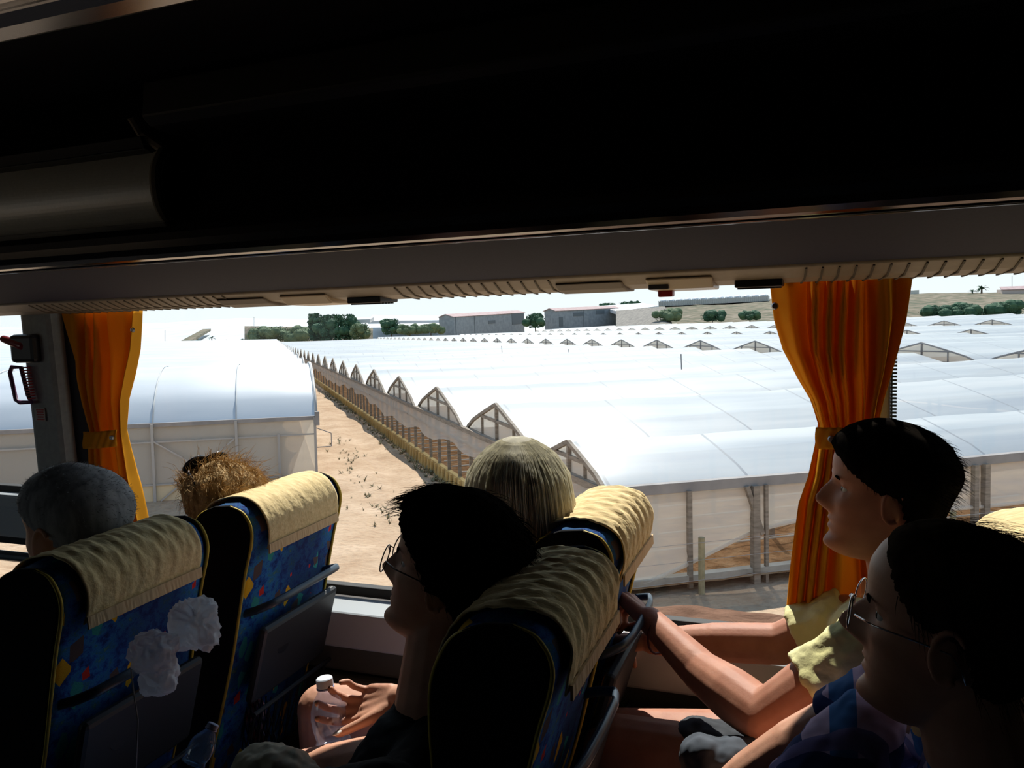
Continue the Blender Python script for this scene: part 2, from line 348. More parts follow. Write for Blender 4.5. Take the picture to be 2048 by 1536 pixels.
# ================================================================== THE COACH SHELL
WY = 1.85                                   # window plane
X0, X1 = -6.0, 2.6
PIL0, PIL1 = -2.215, -2.03                   # left pillar
PR0, PR1 = .085, .140                       # right pillar
SILL = -.80
struct(MB().box(((X0+X1)/2, .4, -1.45), (X1-X0, 3.1, .06)).build('floor', soft_black))
wr_ = MB().box(((X0+X1)/2, -1.15, -1.0), (X1-X0, .05, .96)).box(((X0+X1)/2, -1.15, .40), (X1-X0, .05, .14)).box(((X0-5.3)/2, -1.15, -.1), (X0*-1-5.3, .05, .9)).box(((X1-3.2)/2, -1.15, -.1), (X1+3.2, .05, .9))
struct(wr_.build('wall_right', ceiling_mat))
w5 = struct(MB().box((-4.25, -1.14, -.51), (2.1, .03, .03)).box((-4.25, -1.14, .32), (2.1, .03, .03)).build('window_5', rubber)); MB().grid([[(-5.3, -1.15, -.52), (-3.2, -1.15, -.52)], [(-5.3, -1.15, .33), (-3.2, -1.15, .33)]]).build('pane', glass, w5, fix=False)
struct(MB().box((X0, .4, -.4), (.05, 3.1, 2.1)).build('wall_front', soft_black))
struct(MB().box((X1, .4, -.4), (.05, 3.1, 2.1)).build('wall_back', soft_black))
struct(MB().box(((X0+X1)/2, .4, .42), (X1-X0, 3.2, .05)).build('ceiling', ceiling_mat))
# side wall under the windows and the header over them
lw_ = MB(); lw_.box(((PIL0+X1)/2, WY+.03, (SILL-1.45)/2-.01), (X1-PIL0, .10, 1.45+SILL)); lw_.box(((X0+X1)/2, WY+.03, .38), (X1-X0, .10, .12))
struct(lw_.build('wall_left', wallp, bevel=.004))
t_ = MB().prismx([(WY-.095, SILL-.005), (WY-.02, SILL+.012), (WY-.02, SILL-.12), (WY-.10, SILL-.10)], PIL1, X1)
struct(t_.build('trim_1', sill_mat, bevel=.006), 'pale grey window ledge')
t_ = MB().box(((PIL0+X1)/2, WY-.06, -.925), (X1-PIL0, .03, .11)); t_.box(((PIL0+X1)/2, WY-.07, -1.0), (X1-PIL0, .04, .02))
struct(t_.build('trim_2', wallgrey, bevel=.01), 'grey heater duct under the ledge')
# windows
def window(name, x0, x1, z0, z1):
    fr = MB(); b = .018
    for p, q in (((x0, z0), (x1, z0)), ((x0, z1), (x1, z1)), ((x0, z0), (x0, z1)), ((x1, z0), (x1, z1))):
        fr.bar((p[0], WY, p[1]), (q[0], WY, q[1]), b*1.6, b*1.6, up=(0, 1, 0))
    o = struct(fr.build(name, rubber, bevel=.003))
    MB().grid([[(x0, WY+.012, z0), (x1, WY+.012, z0)], [(x0, WY+.012, z1), (x1, WY+.012, z1)]]).build('pane', glass, o, fix=False)
    return o
window('window_1', PIL1+.01, PR0+.02, SILL+.025, .33)
window('window_2', PR1-.01, X1-.03, SILL+.025, .33)
window('window_3', -5.2, PIL0+.02, -.553, .33)
window('window_4', -5.2, PIL0+.02, -1.40, -.725)
struct(MB().box(((-5.2+PIL0)/2, WY-.01, -.585), (PIL0+5.2, .07, .05)).box(((-5.2+PIL0)/2, WY, -.655), (PIL0+5.2, .05, .12)).build('trim_3', sill_mat, bevel=.01), 'blue grey door crossbar')
struct(MB().tube([(-5.2, WY-.03, -.775), (PIL0, WY-.03, -.775)], .017, 12).build('trim_4', blue_plastic), 'lower door rail')
# pillars
pl = MB().prism([(PIL0, -1.42), (PIL0-.035, .33), (PIL0+.10, .33), (PIL0+.13, -1.42)], WY-.13, WY+.03)
struct(pl.build('trim_5', pillar_mat, bevel=.02), 'grey padded window pillar')
pl = MB().prism([(PIL0+.09, -1.42), (PIL0+.06, .33), (PIL1, .33), (PIL1, -1.42)], WY-.09, WY+.02)
struct(pl.build('trim_6', mat('dark_pillar', (.04, .038, .042), .85, spec=.2), bevel=.03))
pl = MB().box(((PR0+PR1)/2, WY, -.4), (PR1-PR0, .07, 1.4))
struct(pl.build('trim_7', pillar_mat, bevel=.008), 'slim grey window pillar')
rb = MB()
for k in range(110): rb.box((PR1+.004, WY-.036, -.78+.0075*k), (.012, .006, .0042))
struct(rb.build('trim_8', blue_plastic), 'ribbed seal along the slim pillar')
sl = MB().tube([(PIL1+.02, WY-.02, .04), (PIL1+.02, WY-.02, SILL)], .006, 8); struct(sl.build('trim_9', rubber))

# ---- luggage rack over the windows
rk = thing('luggage_rack', 'dark open luggage rack running above the coach windows', 'luggage rack', (0, 1.4, .1))
def rack(mb, name, m, **k):
    mb.v = [(x, y-1.4, z-.1) for x, y, z in mb.v]; return mb.build(name, m, rk, **k)
RX0, RX1 = X0+.05, X1-.05
rack(MB().prismx([(1.555, .051), (1.16, .100), (1.16, .112), (1.56, .062)], RX0, RX1), 'underside_panel', panel_mat)
# glossy rail with its rounded nose
prof = [(1.185, .098), (1.165, .0985), (1.158, .103), (1.150, .103)]
for i in range(9): a = -math.pi/2+i*math.pi/8*.95; prof.append((1.125-math.cos(a)*.030, .134+math.sin(a)*.034))
prof += [(1.16, .17), (1.18, .14)]
rack(MB().prismx(prof, RX0, RX1), 'rail', rail_mat, bevel=.002)
rack(MB().prismx([(1.14, .150), (1.132, .165), (1.150, .30), (1.695, .36), (1.695, .07), (1.2, .12)], RX0, RX1), 'shelf_body', soft_black)
rack(MB().prismx([(1.075, .318), (1.06, .330), (1.07, .39), (1.2, .39), (1.2, .30)], -1.05, RX1), 'top_edge_strip', mat('strip_grey', (.05, .052, .05), .5), bevel=.004)
for k in range(9): rack(MB().box((-.72+k*.235, 1.066, .336), (.03, .004, .006)), 'strip_slot', soft_black)
# beige service strip with ribs, grille, lamp and switch blocks
def strip_pt(x, u, off=0):                 # u 0 = outer bottom edge, 1 = inner edge
    a = (1.70, .020); b = (1.555, .052); return (x, a[0]+(b[0]-a[0])*u, a[1]+(b[1]-a[1])*u-off)
rack(MB().prismx([(1.702, .020), (1.66, .020), (1.60, .028), (1.556, .046), (1.552, .054), (1.56, .066), (1.702, .075)], RX0, RX1), 'service_strip', beige, bevel=.003)
rb = MB()
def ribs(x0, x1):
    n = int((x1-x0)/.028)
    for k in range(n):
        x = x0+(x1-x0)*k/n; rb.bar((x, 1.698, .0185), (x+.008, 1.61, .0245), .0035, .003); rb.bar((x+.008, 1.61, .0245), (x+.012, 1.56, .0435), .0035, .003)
lamps = []
def xat(px, py): return aty(px, py, 1.66).x
segs = [(xat(590, 600), xat(800, 590)), (xat(1290, 575), xat(1590, 560))]
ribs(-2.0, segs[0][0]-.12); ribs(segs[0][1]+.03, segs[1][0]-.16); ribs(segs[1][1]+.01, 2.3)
rack(rb, 'ribs', mat('rib_brown', (.10, .085, .06), .7))['kind'] = 'stuff'  # ribs in a darker brown than the beige strip
for x0, x1 in segs:
    L = x1-x0
    rack(MB().prismx([(1.695, .012), (1.60, .016), (1.57, .036), (1.60, .05), (1.69, .03)], x0+L*.06, x0+L*.5), 'reading_lamp_unit', beige_lamp, bevel=.004)
    g = MB().box((x0+L*.78, 1.645, .021), (L*.30, .085, .016)); rack(g, 'air_vent', black_plastic, bevel=.003)
    g = MB()
    for k in range(5): g.box((x0+L*.78, 1.615+.014*k, .012), (L*.27, .004, .004))
    rack(g, 'vent_louvre', grey_plastic)
    rack(MB().prismx([(1.70, .016), (1.64, .015), (1.60, .022), (1.575, .034), (1.60, .04), (1.70, .03)], x0-.17, x0-.03), 'speaker_cover', mat('tan_plastic', (.22, .19, .15), .6), bevel=.003)
rack(MB().box((xat(1333, 570), 1.655, .010), (.030, .028, .018)), 'call_button', red_plastic, bevel=.003)
rack(MB().box((xat(1330, 565), 1.60, .022), (.04, .03, .012)), 'button_plate', grey_plastic, bevel=.002)
# pale locker lid at the left with its curved end trim
def smoothloop0(ps, n=5):
    out = []; m = len(ps)
    for i in range(m-1):
        p0, p1, p2, p3 = [Vector((*ps[min(max(i+k, 0), m-1)], 0)) for k in (-1, 0, 1, 2)]
        for k in range(n):
            t = k/n; q = .5*((2*p1)+(p2-p0)*t+(2*p0-5*p1+4*p2-p3)*t*t+(3*p1-p0-3*p2+p3)*t**3); out.append((q.x, q.y))
    return out+[ps[-1]]
def lidprof(off=0):
    ps = [(1.145, .158), (1.118, .175), (1.105, .20), (1.102, .235), (1.110, .265), (1.128, .29)]
    return [(y-off, z) for y, z in ps]
xe = aty(318, 400, 1.11).x
lp = smoothloop0(lidprof()); rack(MB().prismx(lp+[(y+.02, z) for y, z in reversed(lp)], RX0, xe), 'locker_lid', lid_mat)
rack(MB().tube([(xe+.006, y-.004, z) for y, z in lp]+[(xe-.03, 1.115, .318), (xe-.035, 1.10, .345)], .009, 8), 'lid_end_trim', beige)
rack(MB().prismx([(1.132, .285), (1.108, .292), (1.10, .312), (1.13, .32)], RX0, xe-.02), 'lid_hinge_trim', mat('dark_gloss', (.02, .02, .02), .2), bevel=.002)
rack(MB().tube([(RX0, 1.118, .152), (xe, 1.118, .152)], .0035, 6), 'lid_bottom_seam', mat('seam_grey', (.28, .27, .22), .3))
# chrome duct along the ceiling
ch = MB()
pr = [(.80, .396), (.795, .372), (.77, .358), (.74, .362), (.72, .372), (.69, .364), (.66, .37), (.65, .396)]
ch.prismx(pr, X0+.03, X1-.03)
tag(ch.build('ceiling_duct', mat('duct_metal', (.30, .29, .29), .2, metal=1), bevel=.004), 'polished metal duct strip running along the ceiling', 'ceiling trim')

# ================================================================== CURTAINS
def curtain(rows, y, label, folds, amp, seed, phase, band, snaps):
    r0 = random.Random(seed); P = []
    rows_i = []
    for i in range(len(rows)-1):
        for k in range(6):
            t = k/6; rows_i.append(tuple(rows[i][j]+(rows[i+1][j]-rows[i][j])*t for j in range(3)))
    rows_i.append(rows[-1]); nv = 150
    c0 = aty((rows[0][1]+rows[0][2])/2, rows[0][0], y)
    root = thing('window_curtain', label, 'curtain', (c0.x, y, c0.z))
    ph = [r0.uniform(-.5, .5) for _ in range(12)]
    waist = band[0]
    for (py, xl, xr) in rows_i:
        a, b = aty(xl, py, y), aty(xr, py, y); row = []
        tight = 1-min(1, abs(py-waist)/110)
        for j in range(nv+1):
            u = j/nv; q = a.lerp(b, u)
            uu = u*folds+phase+.35*math.sin(u*9+py*.004+ph[0])+.004*(py-waist)*math.sin(u*5+ph[1])*.3
            d = math.sin(uu*2*math.pi)*amp*(1-.55*tight)+math.sin(uu*4.3*math.pi+ph[2])*amp*.35
            row.append((q.x-c0.x+.004*math.sin(uu*7), d, q.z-c0.z))
        P.append(row)
    MB().grid(P).build('drape', curtain_mat, root, smooth=True, fix=False, mods=[('SOLIDIFY', dict(thickness=.0015))])
    # tie band
    P = []
    for k in range(7):
        py = band[0]+(band[1]-band[0])*k/6; P.append([])
        for j in range(41):
            u = j/40; q = aty(band[2]+(band[3]-band[2])*u, py+band[4]*u, y); ang = math.pi*u
            P[-1].append((q.x-c0.x, -.030-.018*math.sin(ang)+.002*math.sin(u*40+k), q.z-c0.z))
    MB().grid(P).build('tieback', curtain_mat, root, smooth=True, fix=False, mods=[('SOLIDIFY', dict(thickness=.003))])
    for sx, sy, dy in snaps:
        q = aty(sx, sy, y+dy)
        MB().tube([(q.x-c0.x, dy-.002, q.z-c0.z), (q.x-c0.x, dy-.007, q.z-c0.z)], [.0075, .0055], 14).tube([(q.x-c0.x, dy-.006, q.z-c0.z), (q.x-c0.x, dy-.009, q.z-c0.z)], [.003, .002], 10).build('snap_button', metal, root)
    return root
curtain([(545, 1537, 1822), (640, 1546, 1808), (700, 1562, 1793), (760, 1592, 1776), (800, 1616, 1764), (850, 1633, 1752), (893, 1628, 1758), (950, 1617, 1770), (1000, 1600, 1775), (1100, 1588, 1780), (1228, 1577, 1785)],
        1.745, 'orange curtain tied back in front of the slim pillar, behind the man in yellow', 6.5, .030, 3, .1, (850, 892, 1632, 1754, -6), [(1663, 878, -.052), (1581, 1222, -.01), (1550, 612, -.01)])
curtain([(618, 143, 276), (700, 156, 269), (760, 164, 256), (800, 172, 248), (860, 186, 247), (893, 186, 252), (950, 192, 263), (1000, 192, 276), (1110, 186, 300)],
        1.745, 'orange curtain tied back beside the emergency hammer on the wide pillar', 4.0, .028, 5, .6, (860, 893, 185, 250, -4), [(225, 875, -.05), (267, 660, -.01)])

# emergency hammer on the pillar
hm = aty(45, 740, 1.70); h0 = thing('emergency_hammer', 'red emergency hammer in its dark holder on the grey pillar', 'hammer', hm)
def hp(px, py, dy=0): q = aty(px, py, 1.70+dy); return q-hm
MB().box(hp(52, 697, .01), (.10, .035, .085)).build('holder', black_plastic, h0, bevel=.012)
MB().cap(hp(8, 678), hp(45, 692), .011, .014).build('hammer_head', mat('dark_red', (.20, .012, .02), .35), h0, smooth=True)
MB().tube([hp(42, 735), hp(56, 790), hp(62, 804), hp(40, 805), hp(32, 800), hp(20, 745), hp(24, 734)], .0065, 10, closed=True).build('handle', mat('violet_red', (.10, .015, .08), .4), h0, smooth=True)
g = MB()
for k in range(12): q = hp(52+k*1.0, 735+k*5.6); g.box(q, (.020, .014, .004))
g.build('grip_ribs', red_plastic, h0, bevel=.001)
q = aty(80, 829, 1.715)
st = thing('warning_sticker', 'small red and white notice sticker below the emergency hammer', 'sticker', q)
MB().box((0, 0, 0), (.042, .0015, .040)).build('backing', mat('sticker_white', (.42, .38, .34), .6), st)
for k, wd in enumerate((.030, .026, .030, .024, .029)): MB().box((.003, -.0015, .0145-.0073*k), (wd, .0012, .0042)).build('printed_line', mat('sticker_red', (.40, .05, .04), .6), st)

# ================================================================== SEATS
REAR = [(-.055, 0), (-.02, -.012), (0, -.045), (-.003, -.085), (-.025, -.15), (-.050, -.24), (-.080, -.35), (-.12, -.47), (-.165, -.60), (-.21, -.75)]
FRONT = [(-.33, -.75), (-.30, -.65), (-.255, -.5), (-.215, -.35), (-.195, -.25), (-.195, -.17), (-.190, -.10), (-.172, -.055), (-.145, -.022), (-.10, -.004)]
def smoothloop(ps, closed=True, n=4):
    out = []; m = len(ps)
    for i in range(m if closed else m-1):
        p0, p1, p2, p3 = [Vector((*ps[(i+k) % m if closed else min(max(i+k, 0), m-1)], 0)) for k in (-1, 0, 1, 2)]
        for k in range(n):
            t = k/n; q = .5*((2*p1)+(p2-p0)*t+(2*p0-5*p1+4*p2-p3)*t*t+(3*p1-p0-3*p2+p3)*t**3); out.append((q.x, q.y))
    if not closed: out.append(tuple(ps[-1]))
    return out
REAR_S = smoothloop(REAR, False); SIDE = smoothloop(REAR, False)+smoothloop(FRONT, False)
def seat_parts(root, hw, wrinkle, seed):
    r0 = random.Random(seed)
    # cushion body: crowned across the width
    P = []
    for i in range(25):
        y = -hw+2*hw*i/24; e = abs(y)/hw; k = 1-.10*max(0, (e-.55)/.45)**2
        cx = -.11
        P.append([(cx-.05*0+(x-cx)*k, y, z*1.0-.012*max(0, (e-.5)/.5)**2 if z > -.2 else z) for x, z in SIDE])
    mb = MB().grid(P, close_u=True); n = len(SIDE)
    mb.f.append(tuple(range(n))); mb.f.append(tuple(range(24*n, 25*n)))
    mb.build('backrest', fabric, root, smooth=True)
    for s in (-1, 1):
        ins = [( -.11+(x+.11)*.92, -.30+(z+.30)*.985) for x, z in SIDE]
        y0, y1 = s*(hw-.004), s*(hw+.007)
        MB().prism(ins, min(y0, y1), max(y0, y1)).build('side_panel', soft_black, root, bevel=.004)
        MB().tube([(-.11+(x+.11)*.95, s*(hw+.003), -.30+(z+.30)*.992-.006) for x, z in SIDE], .0036, 6, closed=True).build('piping', yellow_pipe, root, smooth=True)
    # headrest cover: strip draped over the crown
    strip = smoothloop([(-.205, -.16), (-.198, -.10), (-.180, -.05), (-.150, -.015), (-.10, .003), (-.052, .006), (-.012, -.008), (.010, -.045), (.009, -.085), (.004, -.112)], False, 4)
    P = []
    for i, (x, z) in enumerate(strip):
        row = []
        for j in range(61):
            u = j/60; y = (-hw+.035)+(2*hw-.07)*u
            wv = wrinkle*(math.sin(u*46+i*.25+3*math.sin(i*.3+seed))+.6*math.sin(u*83+i*.5))*.0022*(.4+.6*(i/len(strip)))
            row.append((x+wv*.6, y+.004*math.sin(i*.4+seed), z+wv+.0015*r0.uniform(-1, 1)*wrinkle))
        P.append(row)
    c = MB().grid(P).build('headrest_cover', cover_mat, root, smooth=True, fix=False, mods=[('SOLIDIFY', dict(thickness=.003, offset=1))])
    hem = MB().grid([[(strip[-1][0]+.003+r0.uniform(-.0006, .0006), -hw+.035+(2*hw-.07)*j/60, strip[-1][1]+dz) for j in range(61)] for dz in (.012, -.010)])
    hem.build('hem', mat('cream_hem', (.60, .43, .24), .9), c, fix=False, mods=[('SOLIDIFY', dict(thickness=.004))])
    # grab handle: flat bowed bar across the rear
    pts = [(-.075, -hw+.02, -.27), (-.03, -hw+.022, -.255), (.002, -hw+.04, -.243), (.012, -hw*.5, -.238), (.015, 0, -.236), (.012, hw*.5, -.238), (.002, hw-.04, -.243), (-.03, hw-.022, -.255), (-.075, hw-.02, -.27)]
    sp_ = [];
    for i in range(len(pts)-1):
        for k in range(4): sp_.append(Vector(pts[i]).lerp(Vector(pts[i+1]), k/4))
    sp_.append(Vector(pts[-1]))
    MB().tube(sp_, .0058, 10, sq=1.7, sqdir=(0, 0, 1)).build('grab_handle', blue_plastic, root, smooth=True, mods=[sm(2)])
    # folded tray table with oval catch recess
    L = Matrix.Rotation(math.radians(17), 3, 'Y')
    MB().box((-.048, 0, -.395), (.022, 2*hw-.05, .20), L).build('tray_table', mat('tray_grey', (.022, .022, .024), .5), root, bevel=.010)
    MB().tube([(-.040, -hw*.35, -.37), (-.030, -hw*.35, -.372)], [.026, .024], 18).build('tray_catch', black_plastic, root)
    # net pocket
    nb = MB()
    for i in range(11):
        y = -hw+.03+(2*hw-.06)*i/10
        nb.bar((-.06, y, -.51), (-.125, y+.02, -.72), .003); nb.bar((-.06, y, -.51), (-.125, y-.02, -.72), .003)
    nb.tube([(-.055, -hw+.02, -.51), (-.055, hw-.02, -.51)], .006, 8)
    nb.build('net_pocket', black_plastic, root)
    # seat cushion, base and armrest
    cu = MB().prism(smoothloop([(-.30, -.60), (-.36, -.585), (-.62, -.575), (-.72, -.585), (-.75, -.63), (-.72, -.68), (-.35, -.70), (-.27, -.66)]), -hw-.01, hw+.01)
    cu.build('seat_cushion', fabric, root, smooth=False, bevel=.015)
    MB().box((-.48, 0, -.83), (.34, hw*1.1, .26)).build('seat_base', black_plastic, root, bevel=.01)
def seat(ox, y0, y1, label, wr, seed, zt=-.423):
    root = thing('coach_seat', label, 'seat', (ox, (y0+y1)/2, zt), 'coach seats in patterned blue fabric')
    seat_parts(root, (y1-y0)/2, wr, seed); return root
seat(-1.175, 1.415, 1.765, 'coach seat with sunlit cream headrest cover in front of the white-haired woman', .25, 1)
seat(-1.215, .965, 1.315, 'coach seat with shaded headrest cover and white bag on its back, behind the grey-haired man', .8, 2)
seat(-.355, 1.415, 1.765, 'coach seat with wrinkled cream cover behind the white-haired woman', 1.3, 3)
seat(-.325, .965, 1.315, 'coach seat with wrinkled shaded cover behind the dark-haired person', 1.3, 4)
seat(.455, 1.415, 1.765, 'coach seat with sunlit cream cover behind the man in yellow', .6, 5)
seat(.545, .965, 1.315, 'coach seat behind the man with glasses, mostly hidden by his head', .6, 6)

# ================================================================== PEOPLE
HZ = [-.122, -.116, -.106, -.092, -.080, -.070, -.062, -.054, -.045, -.034, -.018, 0, .016, .028, .045, .065, .085, .101, .112, .119, .1225]
HF = [.045, .068, .082, .084, .079, .080, .081, .082, .081, .081, .083, .083, .083, .087, .091, .090, .081, .066, .046, .024, 0]
HB = [0, -.008, -.020, -.038, -.052, -.062, -.069, -.074, -.079, -.085, -.092, -.098, -.102, -.105, -.107, -.102, -.088, -.066, -.044, -.020, 0]
HW = [.012, .026, .036, .045, .050, .053, .056, .058, .060, .063, .067, .070, .072, .074, .076, .075, .067, .055, .038, .020, .0005]
def G(x, s): return math.exp(-(x/s)**2)
def headpt(th, z, nose=1.0):
    f, b, wd = np.interp(z, HZ, HF), np.interp(z, HZ, HB), np.interp(z, HZ, HW)
    xc = (f+b)/2; c, s = math.cos(th), math.sin(th); ex = 2/2.25
    x = xc+(f-xc)*math.copysign(abs(c)**ex, c); y = wd*math.copysign(abs(s)**ex, s)
    if c > 0:
        nz = np.interp(z, [-.048, -.042, -.036, -.025, -.012, .003, .016, .027], [0, .010, .022, .034, .027, .017, .007, 0])*nose
        sg = np.interp(z, [-.045, -.03, -.012, .02], [.013, .0145, .0095, .008])
        x += nz*G(y, sg)
        x += .004*G(z+.034, .008)*G(abs(y)-.012, .006)
        x += .0065*G(z+.0555, .0045)*G(y, .020)+.0075*G(z+.0695, .005)*G(y, .018)-.005*G(z+.0625, .0022)*G(y, .022)
        x += .007*G(z+.102, .012)*G(y, .020)
        x -= .013*G(z-.009, .011)*G(abs(y)-.031, .015)
        x += .006*G(z-.027, .006)*G(abs(y)-.026, .022)
        x += .004*G(z+.022, .016)*G(abs(y)-.042, .016)
    return x, y
NZ = 64
def hz_levels():
    return [-.122+.2445*(1-math.cos(math.pi*i/(NZ-1)))/2*1.0 for i in range(NZ)]
class Head:
    def __init__(s, C, yaw=0, pitch=0, roll=0, scale=1.0, nose=1.0):
        s.C = Vector(C); s.s = scale; s.nose = nose
        s.R = Matrix.Rotation(math.pi+math.radians(yaw), 3, 'Z')@Matrix.Rotation(-math.radians(pitch), 3, 'Y')@Matrix.Rotation(math.radians(roll), 3, 'X')
    def p(s, x, y, z): return s.C+s.R@(Vector((x, y, z))*s.s)
    def surf(s, off=None, seg=72):
        mb = MB(); P = []
        for z in hz_levels():
            row = []
            for j in range(seg):
                th = 2*math.pi*j/seg; x, y = headpt(th, z, s.nose if off is None else 0)
                if off is not None:
                    o = off(th, z); v = Vector((x, y, z)); d = Vector((x*.9, y*1.1, z+.01 if z > 0 else z*.3)); d.normalize(); v += d*o; x, y, z2 = v
                    row.append(s.p(x, y, z2))
                else: row.append(s.p(x, y, z))
            P.append(row)
        mb.grid(P, close_u=True); n = NZ; mb.f.append(tuple(range(seg))); mb.f.append(tuple(range((n-1)*seg, n*seg))); return mb
    def skull(s, mb):
        h = s.surf(); mb.add(h.v, h.f)
        for sd in (-1, 1):
            R = s.R@Matrix.Rotation(math.radians(12), 3, 'Y')@Matrix.Rotation(math.radians(20*sd), 3, 'Z')
            k = s.s
            mb.ell(s.p(.0615, sd*.031, .0150), (.0135*k, .0160*k, .0062*k), s.R, seg=14, rings=8); mb.ell(s.p(.061, sd*.031, .0005), (.0120*k, .0150*k, .0052*k), s.R, seg=14, rings=8)
            mb.ell(s.p(-.006, sd*.073, -.004), (.017*k, .007*k, .029*k), R)
            pts = [s.p(-.006+.017*math.cos(a)-.002, sd*(.079+.002), -.002+.030*math.sin(a)) for a in np.linspace(-2.2, 2.6, 12)]
            mb.tube(pts, .0038*k, 8)
        return mb
    def eyes(s, parent):
        for sd in (-1, 1):
            e_ = MB().ell(s.p(.0605, sd*.031, .008), (.0120*s.s,)*3, seg=16, rings=10).build('eye', mat('eye_white', (.6, .58, .55), .2), parent, smooth=True)
            MB().ell(s.p(.0712, sd*.031, .008), (.0022*s.s, .0055*s.s, .0055*s.s), s.R, seg=12, rings=6).build('iris', mat('iris', (.05, .035, .02), .15), e_, smooth=True)
            MB().tube([s.p(.084-.25*abs(y-.030), sd*y, .0285+.1*(.0-abs(y-.034))) for y in np.linspace(.014, .050, 7)], [.001, .002, .0026, .0028, .0026, .002, .001], 6).build('eyebrow', hair_dark, parent, smooth=True)
def smst(x): x = min(1, max(0, x)); return x*x*(3-2*x)
def shorthair(front=.072, thick=.014, sides=-.012, back=-.080, noise_a=.004, seed=0, bald=None):
    def off(th, z):
        ph = abs((th+math.pi) % (2*math.pi)-math.pi)
        zl = np.interp(ph, [0, .45, .8, 1.15, 1.35, 1.62, 1.95, 2.5, math.pi], [front, front-.004, front-.022, .022, sides+.01, sides+.005, -.045, back+.008, back])
        m = smst((z-zl)/.009)
        t = thick*(.55+.45*smst((z+.02)/.09))+noise_a*noise.noise(Vector((math.cos(th)*2.5*math.sqrt(max(0, 1-(z/.1225)**2)), math.sin(th)*2.5*math.sqrt(max(0, 1-(z/.1225)**2)), z*26+seed)))
        if bald: q_ = smst((z-.095)/.018); t = t*(bald(ph, z)*(1-q_)+.6*q_)
        return -.010+(t+.010)*m
    return off
def strands(mb, items, seg=3):
    for pts, r in items:
        n = len(pts); mb.tube(pts, [r*(1-.75*i/(n-1)) for i in range(n)], seg, caps=False)
    return mb
def hair_tufts(h, off, n, L, rad, flow, spread=.5, lift=.5, seed=1, zr=(-.06, .1225), phr=(0, math.pi), curl=0):
    r0 = random.Random(seed); it = []
    while len(it) < n:
        th = r0.uniform(-math.pi, math.pi); ph = abs(th); z = zr[0]+(zr[1]-zr[0])*math.sqrt(r0.random()) if zr[1] > .1 else r0.uniform(*zr)
        if not (phr[0] <= ph <= phr[1]): continue
        o = off(th, z)
        if o < .001: continue
        x, y = headpt(th, z, 0); d = Vector((x*.9, y*1.1, z+.01 if z > 0 else z*.3)); d.normalize(); p = Vector((x, y, z))+d*(o-.003)
        f = Vector(flow(th, z, r0)); v = (d*lift*r0.uniform(.4, 1.2)+f+Vector([r0.uniform(-1, 1)*spread for _ in range(3)])); v.normalize()
        l = L*r0.uniform(.5, 1.25); pts = []; q = p.copy()
        cph = r0.uniform(0, 6.28)
        for i in range(6):
            pts.append(h.p(*q)); v = (v+Vector((0, 0, -.16))+f*.12); v.normalize()
            q = q+v*l/5+Vector((math.sin(cph+i*1.7), math.cos(cph+i*1.9), math.sin(cph+i*1.3)))*curl
        it.append((pts, rad*h.s))
    return it
def hand(mb, W, D, Np, left, curls, spread=.10, scale=1.0, thumb=(.55, .5, .3), tcurl=(25, 30), nails=None):
    """W wrist, D towards the knuckles, Np out of the palm; curls = three joint angles per finger, index first"""
    W = Vector(W); D = Vector(D).normalized(); Np = Vector(Np); Np = (Np-D*Np.dot(D)).normalized()
    S = Np.cross(D) if left else D.cross(Np); k = scale; tips = []
    offs = [.030, .010, -.010, -.029]; lens = [(.042, .026, .021), (.046, .030, .022), (.042, .028, .021), (.034, .021, .019)]
    heads = [.090, .093, .088, .080]; rr = [.0092, .0095, .0090, .0080]
    for i in range(4):
        Kn = W+(D*heads[i]+S*offs[i]-Np*(.004 if i in (1, 2) else 0))*k
        mb.cap(W+(D*.004+S*offs[i]*.45)*k, Kn, .0155*k, .0115*k, 12)
        mb.cap(W+(D*.02+S*offs[i]*.6+Np*.008)*k, Kn+Np*.006*k-D*.012*k, .013*k, .0105*k, 12)
        d = (D+S*(offs[i]/.03)*spread).normalized(); p = Kn; r = rr[i]*k
        for j in range(3):
            a = math.radians(curls[i][j]); ax = d.cross(Np_(d, Np)).normalized()
            d = (Matrix.Rotation(a, 3, ax)@d).normalized()
            q = p+d*lens[i][j]*k; mb.cap(p, q, r*(1-.06*j), r*(.94-.07*j), 12); p = q
            Np = Np
        tips.append((p, d))
    # heel of the hand and thumb
    mb.cap(W+(D*.022+S*.022+Np*.006)*k, W+(D*.05+S*.030+Np*.008)*k, .017*k, .013*k, 12)
    b = W+(D*.030+S*.030+Np*.010)*k; t = (S*thumb[0]+D*thumb[1]+Np*thumb[2]).normalized()
    q = b+t*.040*k; mb.cap(b, q, .014*k, .0115*k, 12)
    a1 = (D*.8+Np*.5).normalized(); t2 = (t*math.cos(math.radians(tcurl[0]))+a1*math.sin(math.radians(tcurl[0]))).normalized(); q2 = q+t2*.032*k
    mb.cap(q, q2, .0112*k, .0102*k, 12)
    t3 = (t2*math.cos(math.radians(tcurl[1]))+a1*math.sin(math.radians(tcurl[1]))).normalized(); q3 = q2+t3*.024*k
    mb.cap(q2, q3, .0104*k, .0085*k, 12)
    return tips, (q3, t3)
def Np_(d, Np): v = Np-d*Np.dot(d); return v if v.length > .05 else Vector((0, 0, -1))
def limb(mb, pts, rs):
    for i in range(len(pts)-1): mb.cap(pts[i], pts[i+1], rs[i], rs[i+1])
    return mb
def person(label, C): return thing('person', label, 'person', C)
def rel(mb, C): mb.v = [(x-C[0], y-C[1], z-C[2]) for x, y, z in mb.v]; return mb
def folds(o, strength, size):
    tx = bpy.data.textures.new('folds', 'CLOUDS'); tx.noise_scale = size
    d = o.modifiers.new('folds', 'DISPLACE'); d.texture = tx; d.strength = strength; d.mid_level = .5; d.texture_coords = 'LOCAL'

